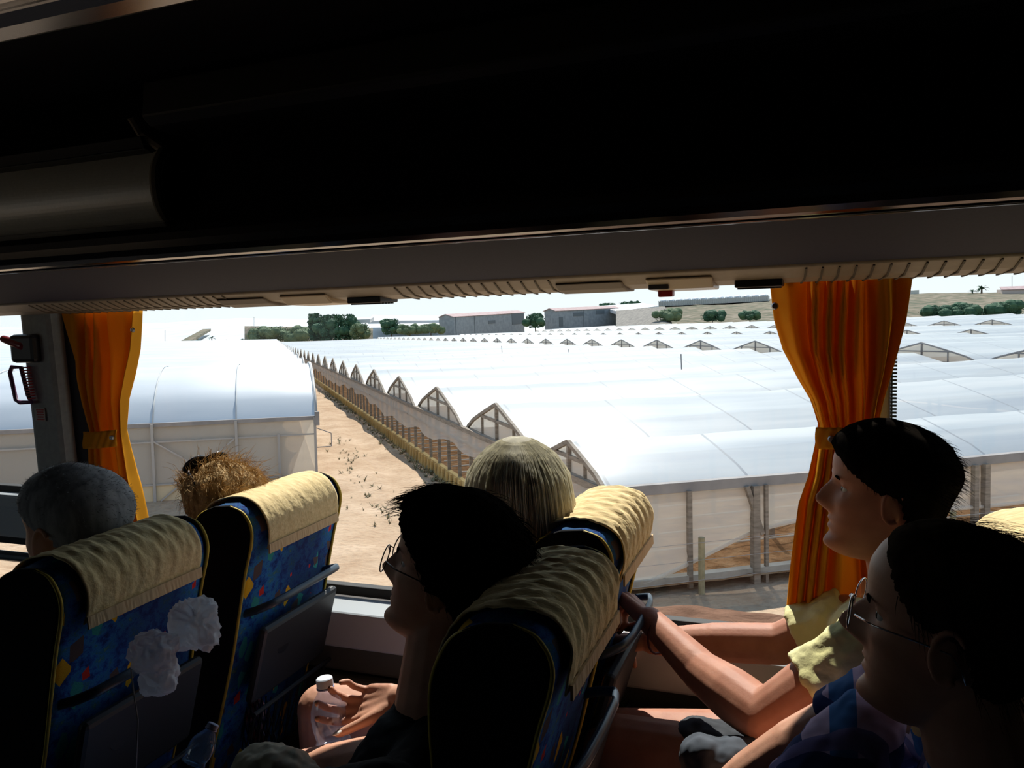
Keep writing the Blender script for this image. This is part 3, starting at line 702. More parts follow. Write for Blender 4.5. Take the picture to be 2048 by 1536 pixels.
# ---- 1: man in yellow, gripping the handle in front of him
C1 = aty(1766, 990, 1.55); h1 = Head(C1, yaw=2, pitch=7, scale=1.0)
p1 = person('man in a pale yellow t-shirt and dark shorts gripping the handle before him', C1)
b1 = MB(); h1.skull(b1)
b1.cap(h1.p(-.030, 0, -.065), C1+Vector((.050, .0, -.215)), .057, .066)
b1.ell(h1.p(.035, 0, -.095), (.040, .036, .018), h1.R)
S1 = aty(1738, 1305, 1.385); S2 = aty(1690, 1240, 1.70)
E1 = aty(1532, 1438, 1.35); E2 = aty(1560, 1288, 1.70)
W1 = aty(1300, 1240, 1.60); W2 = aty(1305, 1283, 1.70)
M1 = aty(1405, 1345, 1.48)
limb(b1, [S1, S1.lerp(E1, .5), E1, E1.lerp(M1, .5), M1, W1], [.058, .053, .045, .048, .040, .0275])
b1.ell(E1+Vector((.012, 0, -.012)), (.040, .036, .040))
limb(b1, [S2, S2.lerp(E2, .6), E2, aty(1430, 1284, 1.70), W2], [.052, .048, .043, .041, .028])
K1 = aty(1262, 1203, 1.655)
hand(b1, W1, K1-W1, (-.75, .1, -.65), True, [(62, 72, 45), (66, 74, 45), (70, 74, 45), (72, 72, 45)], scale=.98, thumb=(.3, .75, .6), tcurl=(20, 25))
K2 = aty(1238, 1277, 1.735)
hand(b1, W2, K2-W2, (-.8, .25, -.45), False, [(60, 70, 40), (64, 70, 40), (66, 70, 40), (68, 70, 40)], scale=.95, thumb=(.4, .7, .5), tcurl=(20, 30))
# bare thigh and knee
T1a, T1b = aty(1235, 1500, 1.46), aty(1520, 1560, 1.47)
limb(b1, [aty(1190, 1640, 1.46), T1a, T1b], [.055, .068, .085])
limb(b1, [aty(1210, 1480, 1.66)+Vector((0, 0, -.25)), aty(1235, 1440, 1.66)+Vector((0, 0, -.04)), aty(1500, 1500, 1.66)], [.05, .062, .08])
body = rel(b1, C1).build('body', skin, p1, mods=[vox(.0034), sm(5)])
h1.eyes(p1)
for c in list(p1.children):
    if c.name.startswith('eye'):
        for vtx in c.data.vertices: vtx.co = Vector(vtx.co)-C1
        for g_ in c.children:
            for vtx in g_.data.vertices: vtx.co = Vector(vtx.co)-C1
off = shorthair(front=.064, thick=.017, sides=.0, noise_a=.005)
hm_ = h1.surf(off); rel(hm_, C1).build('hair', hair_dark, p1, smooth=True)
st_ = hair_tufts(h1, off, 1300, .022, .0006, lambda th, z, r: (-1.0, 0, -.1 if z < .08 else .0), .25, .16, 3)
st_ += hair_tufts(h1, off, 900, .012, .0006, lambda th, z, r: (-.5, 0, -.8), .35, .1, 31, zr=(-.02, .075), phr=(.5, 2.2))
rel(strands(MB(), st_), C1).build('hair_strands', hair_dark, p1)
sh = MB()
Ct = Vector((C1.x+.075, 1.545, C1.z-.35))
sh.ell(Ct, (.115, .185, .20)); sh.ell(Ct+Vector((.0, 0, -.22)), (.13, .17, .20)); sh.cap(S1+Vector((.02, .02, 0)), S2+Vector((.03, -.02, -.01)), .066, .066)
sh.cap(C1+Vector((.052, 0, -.20)), Ct, .076, .12)
def sleeve(mb, a, b, t, r0_, r1): mb.tube([a, a.lerp(b, t*.33), a.lerp(b, t*.66), a.lerp(b, t)], [r0_, (r0_*2+r1)/3, (r0_+r1*2)/3, r1], 24)
sleeve(sh, S1+Vector((.01, 0, .004)), E1, .56, .066, .067); sleeve(sh, S2+Vector((.01, 0, 0)), E2, .72, .064, .064)
o = rel(sh, C1).build('t_shirt', yellow_shirt, p1, mods=[vox(.005), sm(4)]); folds(o, .022, .05)
so = MB(); so.cap(aty(1410, 1530, 1.47), aty(1600, 1600, 1.47), .088, .10); so.cap(aty(1400, 1520, 1.66), aty(1600, 1560, 1.64), .084, .10)
o = rel(so, C1).build('shorts', dark_shorts, p1, mods=[vox(.006), sm(6)]); folds(o, .02, .05)
wr = MB().tube([aty(1316, 1262, 1.57)+Vector((0, 0, -.012))+Vector((.034*math.cos(a)*.5, .034*math.cos(a)*.6, .036*math.sin(a))) for a in np.linspace(0, 6.0, 16)], .0025, 8, closed=True)
rel(wr, C1).build('bracelet', mat('bracelet_red', (.12, .015, .02), .6), p1)

# ---- 2: man with glasses in the aisle seat
C2 = aty(1896, 1258, 1.06); h2 = Head(C2, yaw=-13, pitch=6, scale=1.05, nose=1.2)
p2 = person('man with thin-rimmed glasses and thinning hair in a purple and blue checked shirt', C2)
b2 = MB(); h2.skull(b2)
b2.cap(h2.p(-.030, 0, -.065), C2+Vector((.055, 0, -.21)), .062, .072)
b2.ell(h2.p(.03, 0, -.10), (.045, .042, .026), h2.R)
Sh2 = aty(1800, 1560, .92); Sf2 = aty(1745, 1430, 1.22)
Ef2 = aty(1600, 1500, 1.22); Wf2 = aty(1425, 1612, 1.25)
limb(b2, [Sf2, Ef2, Ef2.lerp(Wf2, .5), Wf2], [.052, .047, .044, .031])
hand(b2, Wf2, (-.9, .1, -.25), (-.1, .1, -1), False, [(20, 25, 18), (24, 28, 20), (28, 30, 22), (32, 32, 24)], thumb=(.6, .7, .2), tcurl=(10, 12))
rel(b2, C2).build('body', skin2, p2, mods=[vox(.0034), sm(5)])
h2.eyes(p2)
for c in list(p2.children):
    if c.name.startswith('eye'):
        for vtx in c.data.vertices: vtx.co = Vector(vtx.co)-C2
        for g_ in c.children:
            for vtx in g_.data.vertices: vtx.co = Vector(vtx.co)-C2
off = shorthair(front=.088, thick=.010, sides=.0, noise_a=.003, bald=lambda ph, z: .35+.65*smst((ph-1.2)/.9))
rel(h2.surf(off), C2).build('hair', hair_brown, p2, smooth=True)
st_ = hair_tufts(h2, off, 900, .060, .00035, lambda th, z, r: (-1.0, .0, .12), .30, .30, 5, zr=(.0, .1225))
st_ += hair_tufts(h2, off, 700, .03, .0006, lambda th, z, r: (-.4, 0, -.6), .3, .4, 6, zr=(-.07, .07))
rel(strands(MB(), st_), C2).build('hair_strands', hair_brown, p2)
sh = MB(); Ct = Vector((C2.x+.07, 1.06, C2.z-.38))
sh.ell(Ct, (.135, .20, .19)); sh.ell(Ct+Vector((0, 0, -.2)), (.15, .18, .2)); sh.cap(Vector((C2.x+.06, .90, C2.z-.27)), Vector((C2.x+.05, 1.22, C2.z-.27)), .072, .070)
sleeve(sh, Sf2+Vector((.03, 0, .01)), Ef2, .60, .072, .066)
sh.cap(aty(1730, 1460, 1.12), aty(1640, 1600, 1.06), .055, .07)
sh.cap(C2+Vector((.05, 0, -.20)), Ct, .085, .12)
o = rel(sh, C2).build('shirt', plaid_mat, p2, mods=[vox(.005), sm(4)]); folds(o, .018, .06)
co = MB(); co.tube([C2+Vector((.052+.082*math.cos(a), .080*math.sin(a), -.215-.035*math.cos(a)*-1)) for a in np.linspace(0, 2*math.pi, 24)[:-1]], .012, 8, closed=True, sq=2.0, sqdir=(0, 0, 1))
rel(co, C2).build('collar', plaid_mat, p2, smooth=True)

def glasses(h, label, rim, lens_r=(.024, .020), dark=None, wire=.0011, lift=(0, 0, 0), tilt=0):
    o = h.p(.09, 0, .008); root = thing('sunglasses' if dark else 'eyeglasses', label, 'sunglasses' if dark else 'glasses', o)
    R = Matrix.Rotation(math.radians(tilt), 3, 'Y'); Lf = Vector(lift)
    def q(x, y, z): v = R@Vector((x-.02, y, z))+Vector((.02, 0, 0))+Lf; return h.p(*v)-o
    fr = MB()
    for sd in (-1, 1):
        ring = [q(.098-.10*abs(.032+lens_r[0]*math.cos(a))*.9+.006, sd*(.032+lens_r[0]*math.cos(a)), .004+lens_r[1]*math.sin(a)) for a in np.linspace(0, 2*math.pi, 25)[:-1]]
        fr.tube(ring, wire, 8, closed=True)
        c = sum(ring, Vector())/len(ring); l_ = MB(); k = len(l_.v); l_.v = [tuple(c)]+[tuple(v) for v in ring]; l_.f = [(0, 1+i, 1+(i+1) % 24) for i in range(24)]
        l_.build('lens', dark or lensm, root, fix=False)
        MB().tube([q(.092, sd*.056, .010), q(.07, sd*.072, .010), q(.02, sd*.080, .008), q(-.010, sd*.080, .004), q(-.022, sd*.079, -.012), q(-.028, sd*.077, -.026)], wire*1.15, 8).build('temple', rim, root, smooth=True)
    fr.tube([q(.102, -.009, .008), q(.108, -.004, .011), q(.108, .004, .011), q(.102, .009, .008)], wire, 8)
    fr.build('frame', rim, root, smooth=True); return root
glasses(h2, 'thin metal eyeglasses worn by the man in the checked shirt', chrome, (.025, .019))

# ---- 3: dark-haired person with round glasses
C3 = aty(898, 1148, 1.19); h3 = Head(C3, yaw=8, pitch=17, scale=1.05)
p3 = person('dark short-haired person in a black top with round glasses, head against the seat', C3)
b3 = MB(); h3.skull(b3)
b3.cap(h3.p(-.012, 0, -.07), C3+Vector((-.035, -.015, -.245)), .060, .070)
b3.ell(h3.p(.03, 0, -.10), (.042, .036, .02), h3.R)
limb(b3, [aty(560, 1582, 1.12), aty(760, 1562, 1.12)], [.062, .076])
rel(b3, C3).build('body', skin2, p3, mods=[vox(.0034), sm(5)])
h3.eyes(p3)
for c in list(p3.children):
    if c.name.startswith('eye'):
        for vtx in c.data.vertices: vtx.co = Vector(vtx.co)-C3
        for g_ in c.children:
            for vtx in g_.data.vertices: vtx.co = Vector(vtx.co)-C3
off = shorthair(front=.070, thick=.026, sides=-.020, back=-.105, noise_a=.007, seed=4)
rel(h3.surf(off), C3).build('hair', hair_dark, p3, smooth=True)
st_ = hair_tufts(h3, off, 1500, .034, .0007, lambda th, z, r: (-.7, 0, -.35), .45, .5, 8)
st_ += hair_tufts(h3, off, 300, .034, .0007, lambda th, z, r: (.9, 0, -.22), .22, .25, 9, zr=(.068, .11), phr=(0, .8))
st_ += hair_tufts(h3, off, 300, .05, .0008, lambda th, z, r: (-1.0, 0, -.3), .3, .5, 10, zr=(-.06, .03), phr=(2.3, 3.15))
rel(strands(MB(), st_), C3).build('hair_strands', hair_dark, p3)
sh = MB(); Ct = Vector((C3.x-.06, 1.13, C3.z-.41))
sh.ell(Ct, (.115, .18, .19)); sh.ell(Ct+Vector((-.05, 0, -.2)), (.12, .17, .2)); sh.cap(Vector((C3.x+.01, .93, C3.z-.275)), Vector((C3.x+.0, 1.27, C3.z-.275)), .062, .060)
sh.cap(Vector((C3.x+.01, .93, C3.z-.28)), aty(760, 1600, .93), .060, .058); sh.cap(aty(760, 1600, .93), aty(560, 1620, .98), .056, .05)
sh.cap(C3+Vector((-.035, -.015, -.262)), Ct, .076, .11)
o = rel(sh, C3).build('top', black_shirt, p3, mods=[vox(.005), sm(5)]); folds(o, .015, .05)
glasses(h3, 'round thin-rimmed eyeglasses worn by the dark-haired person', mat('gunmetal', (.10, .08, .07), .25, metal=.9), (.023, .022))

# ---- 4: grey-haired man at the left
C4 = aty(150, 1064, 1.22); h4 = Head(C4, yaw=3, pitch=4, scale=1.16)
p4 = person('man with short cropped grey hair seen from behind at the far left', C4)
b4 = MB(); h4.skull(b4); b4.cap(h4.p(-.03, 0, -.065), C4+Vector((-.06, 0, -.225)), .060, .070)
b4.ell(h4.p(.03, 0, -.10), (.045, .042, .026), h4.R)
rel(b4, C4).build('body', skin2, p4, mods=[vox(.004), sm(5)])
off = shorthair(front=.072, thick=.007, sides=.004, back=-.12, noise_a=.002)
rel(h4.surf(off), C4).build('hair', hair_grey, p4, smooth=True)
st_ = hair_tufts(h4, off, 1500, .009, .0005, lambda th, z, r: (-.3, 0, 0), .5, 1.0, 12)
rel(strands(MB(), st_), C4).build('hair_strands', hair_grey, p4)
sh = MB(); Ct = Vector((C4.x-.12, 1.16, C4.z-.40)); sh.ell(Ct, (.11, .18, .19)); sh.cap(Vector((C4.x-.10, 1.02, C4.z-.29)), Vector((C4.x-.10, 1.30, C4.z-.29)), .060, .060)
rel(sh, C4).build('shirt', black_shirt, p4, mods=[vox(.006), sm(5)])

# ---- 5: woman with sunglasses pushed up in curly blond hair
C5 = aty(447, 1030, 1.56); h5 = Head(C5, yaw=-12, pitch=-4, scale=.94)
p5 = person('woman with curly blond hair and sunglasses pushed up on her head', C5)
b5 = MB(); h5.skull(b5); b5.cap(h5.p(-.03, 0, -.065), C5+Vector((.01, 0, -.21)), .052, .062)
rel(b5, C5).build('body', skin2, p5, mods=[vox(.004), sm(5)])
off5 = shorthair(front=.062, thick=.022, sides=-.03, back=-.11, noise_a=.012, seed=9)
rel(h5.surf(off5), C5).build('hair', hair_blond, p5, smooth=True)
st_ = hair_tufts(h5, off5, 3000, .045, .0007, lambda th, z, r: (-.8, 0, -.4), .6, .5, 14, curl=.0035)
st_ += hair_tufts(h5, off5, 350, .06, .0009, lambda th, z, r: (-.5, 0, .3), .5, .7, 15, zr=(.03, .1225), curl=.004)
st_ += hair_tufts(h5, off5, 260, .035, .0011, lambda th, z, r: (.6, 0, .5), .6, .7, 16, zr=(.06, .1), phr=(0, .7), curl=.005)
rel(strands(MB(), st_), C5).build('hair_curls', hair_blond, p5)
sh = MB(); Ct = Vector((C5.x-.03, 1.57, C5.z-.37)); sh.ell(Ct, (.11, .17, .17)); rel(sh, C5).build('top', khaki, p5, mods=[vox(.006), sm(5)])
glasses(h5, 'dark sunglasses pushed up in the blond woman\'s hair', mat('black_gloss', (.01, .01, .015), .15), (.034, .026), dark=mat('dark_lens', (.01, .01, .015), .08), wire=.0028, lift=(-.030, 0, .088), tilt=-38)

# ---- 6: woman with long white hair
C6 = aty(1036, 1004, 1.545); h6 = Head(C6, yaw=-52, pitch=0, scale=.97)
p6 = person('woman with long straight white-blond hair seen from behind, hand on a bottle', C6)
b6 = MB(); h6.skull(b6); b6.cap(h6.p(-.025, 0, -.065), C6+Vector((.02, 0, -.21)), .050, .060)
# arm, hand round the bottle, thigh
BOT0, BOT1 = aty(648, 1355, 1.20), aty(668, 1492, 1.20)
We = aty(800, 1396, 1.235); Sh6 = C6+Vector((-.0, -.13, -.26)); El6 = Vector((C6.x-.02, 1.33, -.78))
limb(b6, [Sh6, El6, aty(855, 1425, 1.26), We], [.046, .040, .034, .0245])
tips, (tt, td) = hand(b6, We, aty(722, 1410, 1.228)-We, (-.10, -.62, .74), True, [(16, 26, 18), (24, 30, 22), (34, 36, 26), (46, 42, 30)], spread=.12, scale=.90, thumb=(.40, .90, .16), tcurl=(2, 3))
limb(b6, [aty(640, 1418, 1.44)+Vector((0, 0, -.22)), aty(645, 1418, 1.44), aty(860, 1450, 1.46)], [.048, .056, .072])
rel(b6, C6).build('body', skin2, p6, mods=[vox(.0034), sm(4)])
nl = MB(); up = Vector((0, -.75, .66)); nl.ell(tt+up*.0060-td*.001, (.0095, .0060, .0028), (td).to_track_quat('X', 'Z').to_matrix()); rel(nl, C6).build('thumbnail', mat('pale_nail', (.85, .78, .72), .25), p6, smooth=True)
def longoff(th, z): return .014 if z > -.10 else .006
hs = MB(); P = []
def longpt(u, t, r=0.0, k=0):
    """u azimuth in the head frame, t 0 (parting) .. 1 (tips)"""
    zz = .128-.42*t if t > .30 else None
    if t <= .30:
        a = t/.30*math.pi/2; rx, ry = .124, .106
        x = -.008+math.cos(u)*rx*math.sin(a); y = math.sin(u)*ry*math.sin(a); z = .02+.124*math.cos(a)
    else:
        q = (t-.30)/.70; wv = 1+.10*math.sin(q*2.2)+.012*math.sin(7*u+q*5)
        x = -.008-.012*q+math.cos(u)*.124*wv; y = math.sin(u)*.106*wv*(1+.05*q); z = .02-.30*q
    f = 1+r
    return ((x+.008)*f-.008, y*f, z)
for i in range(40):
    t = .004+i/39*.996; P.append([h6.p(*longpt(math.pi*.20+j/90*math.pi*1.60, t, -.085)) for j in range(91)])
hs.grid(P); rel(hs, C6).build('hair', zhair('white_hair_under', (.74, .70, .58), (.62, .38, .14), .4), p6, smooth=True, fix=False, mods=[('SOLIDIFY', dict(thickness=.002))])
r0 = random.Random(5); it = []
for k in range(4200):
    u = math.pi*.18+r0.random()*math.pi*1.64; rr_ = r0.gauss(.018, .022)+(.05 if r0.random() < .06 else 0); tt_ = 1-.25*r0.random()**2; w1, w2 = r0.uniform(0, 6), r0.uniform(-.12, .12)
    it.append(([h6.p(*longpt(u+w2*(i/13)+.02*math.sin(w1+i*.9), .002+tt_*i/13, rr_*min(1, i/3))) for i in range(14)], .0014))
for k in range(160):
    u = math.pi*.2+r0.random()*math.pi*1.6; rr_ = r0.uniform(.06, .15); s0 = r0.uniform(.1, .6)
    it.append(([h6.p(*longpt(u+.05*i*r0.uniform(-.2, .4), s0+.05*i, rr_*i/6)) for i in range(6)], .0006))
rel(strands(MB(), it), C6).build('hair_strands', hair_white, p6)
sh = MB(); Ct = Vector((C6.x-.0, 1.56, C6.z-.40)); sh.ell(Ct, (.12, .17, .18)); sh.cap(C6+Vector((0, -.12, -.27)), C6+Vector((0, .12, -.27)), .055, .055)
sh.ell(Ct+Vector((-.05, 0, -.2)), (.14, .17, .18)); rel(sh, C6).build('top', black_shirt, p6, mods=[vox(.006), sm(5)])

# ================================================================== SMALL THINGS IN THE COACH
def bottle(p_top, p_bot, label, tint, cap_m, rmax=.033, partly=False):
    root = thing('water_bottle', label, 'bottle', p_bot); ax = (p_top-p_bot); L = ax.length; ax.normalize(); o = p_bot
    prof = [(0, .6), (.02, .92), (.06, 1), (.12, .88), (.16, .93), (.30, 1.02), (.44, 1.04), (.56, .98), (.68, .78), (.78, .52), (.83, .40), (.865, .385)]
    pts = [ax*(L*t) for t, r in prof]; MB().tube(pts, [rmax*r for t, r in prof], 28).build('bottle_body', thin('bottle_'+tint[0], tint[1], .06, film=.10, filmcol=(.6, .62, .75), rough=.08), root, smooth=True)
    MB().tube([ax*L*.84, ax*L*.85, ax*L*.866, ax*L*.868], [rmax*.40, rmax*.50, rmax*.50, rmax*.4], 24).build('neck_ring', mat('cap_ring', (.45, .48, .75), .35), root)
    c = MB().tube([ax*L*.875, ax*L*.88, ax*L*.985, ax*L], [rmax*.46, rmax*.475, rmax*.465, rmax*.40], 30)
    c.build('cap', cap_m, root, bevel=.001); return root
bottle(BOT0, BOT1, 'clear plastic water bottle with a white cap held over the lap', ('clear', (.86, .86, .93)), mat('white_cap', (.70, .75, .85), .4))
bottle(aty(428, 1447, 1.06), aty(385, 1530, 1.02), 'small clear water bottle with a bluish cap in the seat-back net', ('blue', (.45, .68, .90)), mat('dull_cap', (.25, .28, .42), .5), rmax=.022)
def bag(px, py, y, rx, rz, label, seed, ry=.035, outline=None):
    c = aty(px, py, y); root = tag(MB().build('plastic_bag', bag_mat), label, 'bag', 'crumpled plastic bags on the seat back')
    bpy.data.objects.remove(root); mb = MB(); mb.ell((0, 0, 0), (rx, ry, rz), seg=96, rings=60)
    out = []
    for v in mb.v:
        q = Vector(v); nn = noise.noise(q*30+Vector((seed, 0, 0)))+.4*noise.noise(q*90+Vector((0, seed, 0))); cr_ = 1-abs(noise.noise(q*46+Vector((0, 0, seed))))*2; c2 = 1-abs(noise.noise(Vector((q.x+q.z, q.x-q.z, q.y))*60+Vector((0, 0, seed))))*2; c3 = 1-abs(noise.noise(Vector((q.x*20, q.y*20, q.z*70+q.x*40))+Vector((seed, 0, 0))))*2
        k = .82+.30*nn+.12*cr_+.10*c2*c2+.10*c3; sx = math.copysign(abs(q.x/rx)**.75, q.x)*rx; sz = math.copysign(abs(q.z/rz)**.75, q.z)*rz
        out.append((sx*k, q.y*k, sz*k))
    mb.v = out; o = mb.build('plastic_bag', bag_mat, smooth=True); o.location = c; return tag(o, label, 'bag', 'crumpled plastic bags on the seat back')
def trybag(*a, **k): return bag(*a, **k)
trybag(388, 1248, 1.13, .052, .046, 'larger crumpled white plastic bag hanging on the shaded seat back', 3)
trybag(307, 1300, 1.05, .042, .033, 'smaller crumpled white plastic bag left of the larger bag', 8)
trybag(322, 1352, 1.09, .032, .034, 'crumpled white plastic bag tucked lowest on the seat back', 15)
tag(MB().tube([aty(262, 1340, 1.02), aty(268, 1390, 1.0), aty(276, 1440, 1.0), aty(272, 1536, .99)], .0016, 6).build('earphone_cable', mat('cable_grey', (.25, .25, .25), .5)), 'thin pale earphone cable hanging down the seat back', 'cable')
q = aty(510, 1440, 1.53); sn = thing('snack_packet', 'colourful snack packet held in the seat-back net', 'packet', q)
MB().grid([[(-.03+.06*i/8+.003*math.sin(j), .006*math.sin(i*1.1+j*.7), -.055+.11*j/10) for j in range(11)] for i in range(9)]).build('wrapper', mat('wrapper', rough=.35, build=noisy([(.40, (.55, .04, .06)), (.50, (.65, .55, .60)), (.58, (.10, .08, .45)), (.66, (.35, .40, .10))], 30)), sn, smooth=True, fix=False, mods=[('SOLIDIFY', dict(thickness=.004))])
nb = MB()
for i in range(8):
    nb.bar((-.05+.014*i, -.012, -.075), (-.02+.014*i, -.012, .075), .0022); nb.bar((-.02+.014*i, -.013, -.075), (-.05+.014*i, -.013, .075), .0022)
nb.build('net', black_plastic, sn)
kb = MB(); q = aty(545, 1530, 1.06); kb.ell((0, 0, 0), (.075, .045, .030), seg=40, rings=20); kb.ell((.05, .0, -.015), (.05, .04, .022), seg=30, rings=16); kb.ell((-.03, -.01, -.02), (.05, .05, .025), seg=30, rings=16)
o = kb.build('cloth_bag', khaki, mods=[vox(.004), sm(4)]); o.location = q; folds(o, .02, .03); tag(o, 'crumpled khaki cloth bag lying on a lap beside the bottle', 'bag')
kb = MB(); q = aty(1480, 1545, 1.30); kb.ell((0, 0, 0), (.085, .05, .055), seg=40, rings=20); kb.ell((-.05, 0, -.01), (.05, .05, .065), seg=30, rings=16)
o = kb.build('cloth_bag', grey_bag, mods=[vox(.004), sm(4)]); o.location = q; folds(o, .025, .05); tag(o, 'grey-blue cloth bag on the lap below the elbow of the man in yellow', 'bag')

# ================================================================== OUTSIDE: GROUND
def Eb(b):
    return float(np.interp(b, [-1e3, 12, 35.99, 36.0, 65.99, 66, 95.99, 96, 126, 180], [0, 0, .42, .98, 1.15, 1.45, 1.9, 2.5, 3.7, 4.5]))
def ground_h(a, b):
    h = -5.28+Eb(b)*.95
    if b < 1.2: h -= .62*smst((1.2-b)/4)*smst((34-a)/6)
    p = gh(a, b, h); y, x = p.y, p.x
    zt = -2.98
    if b < 6.3:
        t = 1-smst((y-5.0)/10.0)
    else:
        t = 1-smst((y-7.0)/2.2)
    tb = smst((b-4.2)/2.6); t = (1-smst((y-5.0)/10.0))*(1-tb)+(1-smst((y-7.0)/2.4))*tb
    h2 = h+(zt-p.z)*t
    n = noise.noise(Vector((a*.35, b*.35, 0)))*.07+noise.noise(Vector((a*1.3, b*1.3, 3)))*.03
    if a < 60 and b < 5.8: n += .035*math.sin(b*4.2+.3*math.sin(a*.2))*(1 if 2.2 < b else .3)
    return h2+n
def axis(pieces):
    out = []
    for a, b, s in pieces: out += list(np.arange(a, b, s))
    return out+[pieces[-1][1]]
aa = axis([(-14, 2, 1.0), (2, 30, .35), (30, 60, .8), (60, 150, 5), (150, 420, 30)]); bb = axis([(-420, -60, 40), (-60, -14, 4), (-14, 0, .7), (0, 9, .28), (9, 24, .6), (24, 60, 6), (60, 360, 20)])
g = MB().grid([[gh(a, b, ground_h(a, b)) for b in bb] for a in aa]).build('ground', dirt_mat, smooth=True, fix=False); struct(g, 'sandy dirt track and ground beside the road')
# red soil field under the right greenhouse
af = axis([(14.0, 40, .8), (40, 120, 8), (120, 300, 60)]); bf = axis([(0, 1, .6)]); 
def b0(a): return 6.15-.021*(a-14.25)
P = []
for a in af:
    row = []
    for k in range(60):
        t = k/59; b = b0(a)+.25+(33-b0(a))*t**1.5; row.append(gh(a, b, -5.06+Eb(b)+.09*noise.noise(Vector((a*1.2, b*1.2, 0)))))
    P.append(row)
struct(MB().grid(P).build('field_soil', soil_mat, smooth=True, fix=False), 'red soil under the greenhouse')
# earth mound at the road edge
P = []
for i in range(140):
    x = -2.2+9.5*i/139; row = []
    for j in range(16):
        y = 6.0+2.6*j/15; t = j/15; hh = .20*math.sin(math.pi*min(1, t*1.1))*(.7+.5*noise.noise(Vector((x*1.1, 3, 0))))+.05*noise.noise(Vector((x*4, y*4, 0)))*math.sin(math.pi*t)
        row.append((x, y, -3.05+hh*smst((x+2.2)/1.6)-1.0*smst((t-.55)/.45)))
    P.append(row)
struct(MB().grid(P).build('earth_mound', mound_mat, smooth=True, fix=False), 'low mound of dark red earth at the road edge')
# pebbles
r0 = random.Random(11); mb = MB()
for k in range(420):
    q = dep(r0.gauss(745, 26), r0.gauss(1192, 12), 7.4); a, b = Vector(q).dot(Vector(A_)), Vector(q).dot(Vector(B2)); s = r0.uniform(.02, .055)
    mb.ell(gh(a, b, ground_h(a, b)+s*.3), (s, s*r0.uniform(.6, 1), s*.6), Matrix.Rotation(r0.uniform(0, 3), 3, 'Z'), seg=6, rings=4)
tag(mb.build('pebbles', stone), 'patch of pale pebbles at the bottom of the dirt track', 'pebbles', kind='stuff')
# weeds along the kerb and down the middle of the track
mb = MB()
def tuft(a, b, s):
    c = gh(a, b, ground_h(a, b))
    for k in range(9):
        an = r0.uniform(0, 6.28); d = Vector((math.cos(an), math.sin(an), r0.uniform(.4, 1.3)))*s*r0.uniform(.5, 1.2); sd = Vector((-math.sin(an), math.cos(an), 0))*s*.12
        mb.add([c-sd, c+sd, c+d*.6+sd*.8, c+d, c+d*.6-sd*.8], [(0, 1, 2, 3, 4)])
for k in range(420):
    a = 16+r0.random()**1.4*60; tuft(a, b0(a)-.25-abs(r0.gauss(0, .22)), r0.uniform(.07, .20))
for k in range(70): a = r0.uniform(22, 42); tuft(a, 2.9+.35*r0.gauss(0, 1), r0.uniform(.05, .14))
tag(mb.build('weeds', mat('dry_weeds', (.20, .18, .10), .9), fix=False), 'dry weeds along the greenhouse kerb and the middle of the track', 'weeds', kind='stuff')

